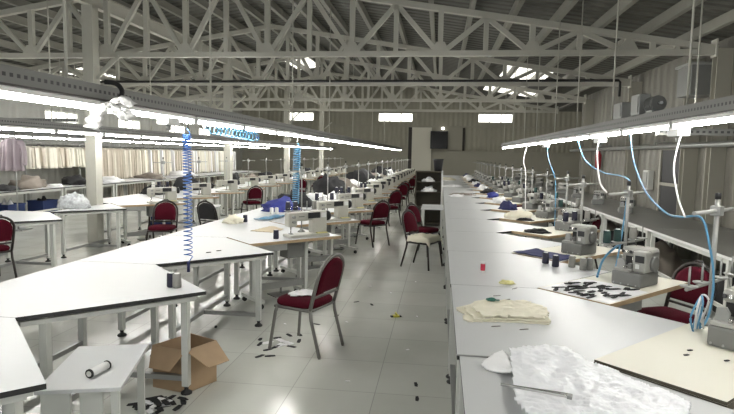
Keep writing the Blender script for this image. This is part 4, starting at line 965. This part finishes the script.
for j in range(pts_u): b.face([A[0][j], Bq[0][j], Bq[0][j + 1], A[0][j + 1]]); b.face([A[nz][j], A[nz][j + 1], Bq[nz][j + 1], Bq[nz][j]])
b.build('shirt_body', M['mauve'], r)
for s in (-1, 1): MB().tube(spline([(s * 0.15, 0, -0.15), (s * 0.215, 0.0, -0.22), (s * 0.27, -0.02, -0.45), (s * 0.285, -0.05, -0.66)]), 0.058, 10, 0, False, 0.042).build('sleeve', M['mauve'], r)
MB().tube([(0.07 * math.cos(a), 0.055 * math.sin(a), -0.065 + 0.012 * math.sin(a)) for a in [2 * PI * q / 16 for q in range(16)]], 0.018, 8, 0, True).build('collar', M['whitec'], r)
MB().tube([(0, 0, -0.09), (0, 0, 0.0), (0.025, 0, 0.03), (0, 0, 0.06), (-0.02, 0, 0.04)], 0.004, 6).build('hanger', M['plastic'], r)
r = empty('shirt_stand', 'slim grey stand that carries the mauve shirt at the far left', 'stand', (-9.2, 11.1, 0), 0.15)
MB().tube([(0, 0.10, 0.03), (0, 0.10, 2.13)], 0.014, 8).tube([(0, 0.10, 2.13), (0, -0.06, 2.13)], 0.010, 8).build('pole', M['steel'], r); MB().box(-0.2, 0.2, -0.1, 0.3, 0, 0.03).build('base', M['steel'], r)

def crate(mm):
    r = empty('storage_crate', None, 'crate')
    MB().box(-0.22, 0.22, -0.28, 0.28, 0, 0.02).box(-0.22, -0.20, -0.28, 0.28, 0.02, 0.42).box(0.20, 0.22, -0.28, 0.28, 0.02, 0.42).box(-0.2, 0.2, -0.28, -0.26, 0.02, 0.42).box(-0.2, 0.2, 0.26, 0.28, 0.02, 0.42).build('crate_body', M[mm], r)
    MB().box(-0.235, -0.20, -0.295, 0.295, 0.42, 0.45).box(0.20, 0.235, -0.295, 0.295, 0.42, 0.45).box(-0.2, 0.2, -0.295, -0.26, 0.42, 0.45).box(-0.2, 0.2, 0.26, 0.295, 0.42, 0.45).build('crate_rim', M[mm], r)
    return r
cb = Proto(crate('bluechair'))
for k, y in enumerate((9.7, 11.0, 12.4, 13.6)):
    cb.put((-10.45, y, 0), 0, f'dark blue crate on the floor under the long third row tables, {ORD[k]} from the front', 'blue crates under the third row')
    heap(('black', 'garmd', 'whitec', 'black')[k], (-10.45, y, 0.0205), 0.17, 0.22, 0.46, 400 + k, f'cloth pile filling the {ORD[k]} dark blue crate under the third row tables', 'cloth in the blue crates')
# ---------------------------------------------------------------- things on the long right bench
r = empty('thread_spool', 'small red thread spool standing on the long white bench', 'thread spool', (0.40, 4.97, tt))
MB().lathe([(0.022, 0), (0.022, 0.012), (0.020, 0.014)], 14).lathe([(0.020, 0.075), (0.022, 0.077), (0.022, 0.09)], 14).build('spool_flange', M['white'], r)
MB().lathe([(0.0195, 0.0145), (0.021, 0.03), (0.021, 0.06), (0.0195, 0.0745)], 14).build('thread_winding', M['redp'], r)
heap('gold', (0.56, 4.56, tt), 0.06, 0.045, 0.025, 31, 'small yellow cloth scrap on the long white bench near the red spool')
for i, (m, x, y, lab) in enumerate([('thn', 1.036, 5.52, 'navy thread cone on the long bench beside the navy cloth, left one'), ('thn', 1.10, 5.37, 'navy thread cone with white top on the long bench beside the navy cloth, right one'),
                                    ('thg', 1.25, 5.38, 'grey thread cone on the long bench, leftmost of the three grey ones'), ('thg', 1.325, 5.27, 'grey thread cone on the long bench, nearest of the three grey ones'), ('thg', 1.385, 5.29, 'grey thread cone on the long bench, rightmost of the three grey ones')]):
    cones[m].put((x, y, tt), 0, lab)
tip3 = tipsR[2]
bb = MB().at(tipsR[0][0], tipsR[0][1], 0, RZ); bb.box(0.008, 0.600, 0.012, 1.10, T + 0.0045, T + 0.020, 0, 0, 1); tag(bb.build('cream_board', [M['brown'], M['creamb']]), 'cream board with dark edge lying on the nearest right sewing table', 'board')
nb = MB().at(tip3[0], tip3[1], 0, RZ)
nb.sheet(inside_poly([(0.02, 0.02), (0.58, 0.02), (0.585, 0.30), (0.45, 0.38), (0.2, 0.36), (0.02, 0.42)]), 0.02, 0.585, 0.02, 0.44, 40, 30, lambda x, y: T + 0.016 + 0.008 * noise.noise(Vector((x * 9, y * 9, 4))), 0.005)
tag(nb.build('cloth', M['navy']), 'navy cloth spread over the notch table behind the thread cones', 'cloth')
# cream garment stack and green clip
stk = inside_poly([(0.14, 3.70), (0.20, 3.42), (0.45, 3.46), (0.68, 3.45), (0.71, 3.62), (0.71, 3.80), (0.58, 3.97), (0.44, 3.92), (0.30, 3.94)])
for q, (sc, lab) in enumerate([(1.0, 'cream garment folded on the long white bench, bottom layer of stack'), (0.93, 'cream garment folded on the long white bench, middle layer of stack'), (0.82, 'cream garment folded on the long white bench, top layer of stack')]):
    f = lambda x, y, s=sc, q=q: stk(0.03 * noise.noise(Vector((x * 9, y * 9, 3.0 * q))) + 0.45 + (x - 0.45 - 0.02 * q) / s, 3.68 + (y - 3.68 + 0.01 * q) / s)
    hf = lambda x, y, q=q: T + 0.009 + 0.0135 * q + 0.0035 * noise.noise(Vector((x * 13, y * 13, 2))) + (0.02 if q == 2 else 0.0) * max(0, noise.noise(Vector((x * 22, y * 30, 6))))
    tag(MB().sheet(f, 0.10, 0.76, 3.38, 4.02, 56, 52, hf, 0.0075).build('folded_garment', M['creamc']), lab, 'garment')
r = empty('green_clip', 'small dark green clip lying on the cream garment stack', 'clip', (0.37, 3.80, T + 0.047))
MB().blob(0.035, 0.025, 0.022, 3, 0.4, 2).build('clip_body', M['teal'], r); MB().box(0.03, 0.055, -0.008, 0.008, 0.0, 0.008).build('clip_tip', M['teal'], r)
# crumpled film
pl = inside_poly([(0.36, 2.60), (0.385, 2.90), (0.57, 2.965), (0.70, 2.93), (0.735, 2.81), (0.80, 2.69), (0.93, 2.52), (1.04, 2.36), (0.98, 2.22), (0.95, 1.95), (0.40, 1.95), (0.33, 2.25)])
def crumple(x, y):
    p = Vector((x, y, 0)); v = 0
    for f, a in ((6, 0.009), (14, 0.010), (31, 0.006)): v += a * (1 - 2.2 * abs(noise.noise(p * f + Vector((3 * f, 1, 7)))))
    d = min(1.0, max(0.0, (0.98 - (x - 0.0) * 0.0) ))
    return T + 0.010 + max(0.0, 0.014 + v)
tag(MB().sheet(pl, 0.30, 1.16, 1.95, 3.0, 96, 116, crumple, 0.004).build('plastic_sheet', M['film']), 'crumpled white plastic sheet spread over the near end of the long bench', 'plastic sheet')
tag(MB().sheet(inside_poly([(0.22, 2.66), (0.36, 2.56), (0.37, 2.80), (0.35, 2.90), (0.30, 2.84)]), 0.2, 0.38, 2.54, 2.92, 24, 40, lambda x, y: T + 0.020 + 0.014 * noise.noise(Vector((x * 12, y * 12, 8))) + 0.05 * max(0, x - 0.3), 0.005).build('cloth', M['whitec']), 'white cloth flap sticking out left of the crumpled plastic sheet', 'cloth')
r = empty('steel_tweezers', 'long steel tweezers lying on the crumpled plastic sheet', 'tweezers', (0.28, 2.335, T + 0.062), math.atan2(-0.085, 0.27))
MB().bar((0, 0, 0), (0.27, 0.010, 0.006), 0.010, 0.006).build('arm', M['chrome'], r); MB().bar((0, 0, 0.001), (0.27, -0.012, 0.006), 0.010, 0.006).build('arm', M['chrome'], r); MB().box(0.265, 0.285, -0.02, 0.012, -0.002, 0.012, 0, 0.002).build('grip_end', M['steel'], r)
tag(MB().box(0.112, 0.345, -0.006, 0.006, 0, 0.006, 0, 0.001).build('steel_rod', M['steel'], None, (0, 2.82, tt)), 'thin steel rod lying across the long bench beside the plastic sheet', 'rod')
tag(MB().box(-0.06, 0.06, -0.006, 0.006, 0, 0.006, 0, 0.001).build('steel_rod', M['steel'], None, (0.53, 3.00, tt), -0.3), 'short steel rod behind the crumpled plastic sheet on bench', 'rod')
for x, y in [(0.50, 4.02), (0.44, 4.12), (0.36, 3.36), (0.52, 3.33), (0.60, 4.38)]: scrap('thg', x, y, 0.03, 0.004, random.random(), 'tiny grey thread end lying on the long white bench', 'thread ends on the bench', 'thread_end', T)
# paper with black pieces on the second right table
tip2 = tipsR[1]
pb = MB().at(tip2[0], tip2[1], 0, RZ); pb.prism([(0.025, 0.02), (0.585, 0.03), (0.58, 0.60), (0.30, 0.66), (0.03, 0.62)], T + 0.0045, T + 0.006)
tag(pb.build('paper_sheet', M['whitec']), 'white paper sheet covered with black fabric pieces on the second right table', 'paper')
for i in range(42):
    u, v = random.uniform(0.06, 0.54), random.uniform(0.05, 0.58); p = loc(tip2, u, v)
    scrap('black', p[0], p[1], random.uniform(0.03, 0.07), random.uniform(0.012, 0.02), RZ + random.uniform(0.9, 2.0), 'black fabric piece lying on the white paper on the second right table', 'black pieces on the paper', 'fabric_piece', T + 0.006 + 0.0042 * (i % 3))
# cloth pieces beside the farther overlock machines
p = loc(tipsR[3], 0.30, 0.18, T + 0.0045); heap('black', p, 0.16, 0.10, 0.05, 44, 'black cloth strip before the fourth overlock machine on the right bench')
p = loc(tipsR[4], 0.45, 0.12, T + 0.0045); heap('black', p, 0.12, 0.08, 0.04, 45, 'small black cloth strip on the fifth right sewing table')
for x, y, m, rx, rz_, lab in [(0.45, 14.3, 'whitec', 0.16, 0.06, 'white cloth bundle lying midway along the long bench'), (0.62, 15.0, 'garmd', 0.3, 0.05, 'dark cloth strip lying across the long bench in the distance'), (0.45, 19.0, 'whitec', 0.3, 0.08, 'white cloth pile far along the long bench'), (0.35, 24.0, 'creamc', 0.3, 0.12, 'cream cloth pile at the distant end of the long bench')]:
    heap(m, (x, y, tt), rx, rx * 0.6, rz_, int(y * 3), lab)
for x, y in [(1.28, 2.98), (1.33, 3.06), (1.45, 2.93)]:
    scrap('black', x, y, 0.016, 0.007, 0.3, 'tiny black chip on the cream board before the nearest overlock machine', 'black chips on the cream board', 'fabric_chip', T + 0.020)

# ---------------------------------------------------------------- cabinet in the aisle and far objects
r = empty('open_cabinet', 'dark brown open cabinet with white side standing in the distant aisle', 'cabinet', (-0.28, 14.6, 0))
MB().box(-0.34, -0.32, -0.25, 0.25, 0, 1.40).build('side_panel', M['brown'], r); MB().box(0.32, 0.36, -0.27, 0.25, 0, 1.42).build('side_panel', M['lam'], r)
MB().box(-0.32, 0.32, 0.22, 0.25, 0.0, 1.38).build('back_panel', M['brown'], r); MB().box(-0.34, 0.32, -0.25, 0.25, 1.38, 1.41).build('top', M['brown'], r)
for z in (0.06, 0.46, 0.86, 1.12): MB().box(-0.32, 0.32, -0.24, 0.22, z, z + 0.02).build('shelf', M['brown'], r)
heap('whitec', (-0.30, 14.5, 1.1405), 0.16, 0.1, 0.10, 91, 'white cloth on the upper shelf of the brown aisle cabinet')
heap('whitec', (-0.28, 14.5, 0.8805), 0.18, 0.12, 0.12, 93, 'white cloth on the middle shelf of the brown aisle cabinet')
r = empty('waste_bin', 'black bin standing on top of the brown aisle cabinet', 'bin', (-0.05, 14.6, 1.4105)); MB().lathe([(0.1, 0), (0.13, 0.28), (0.135, 0.30), (0.12, 0.29), (0.1, 0.02)], 16).build('bin_body', M['plastic'], r); MB().lathe([(0.135, 0.301), (0.139, 0.305), (0.139, 0.315), (0.12, 0.315)], 16).build('bin_rim', M['rubber'], r)
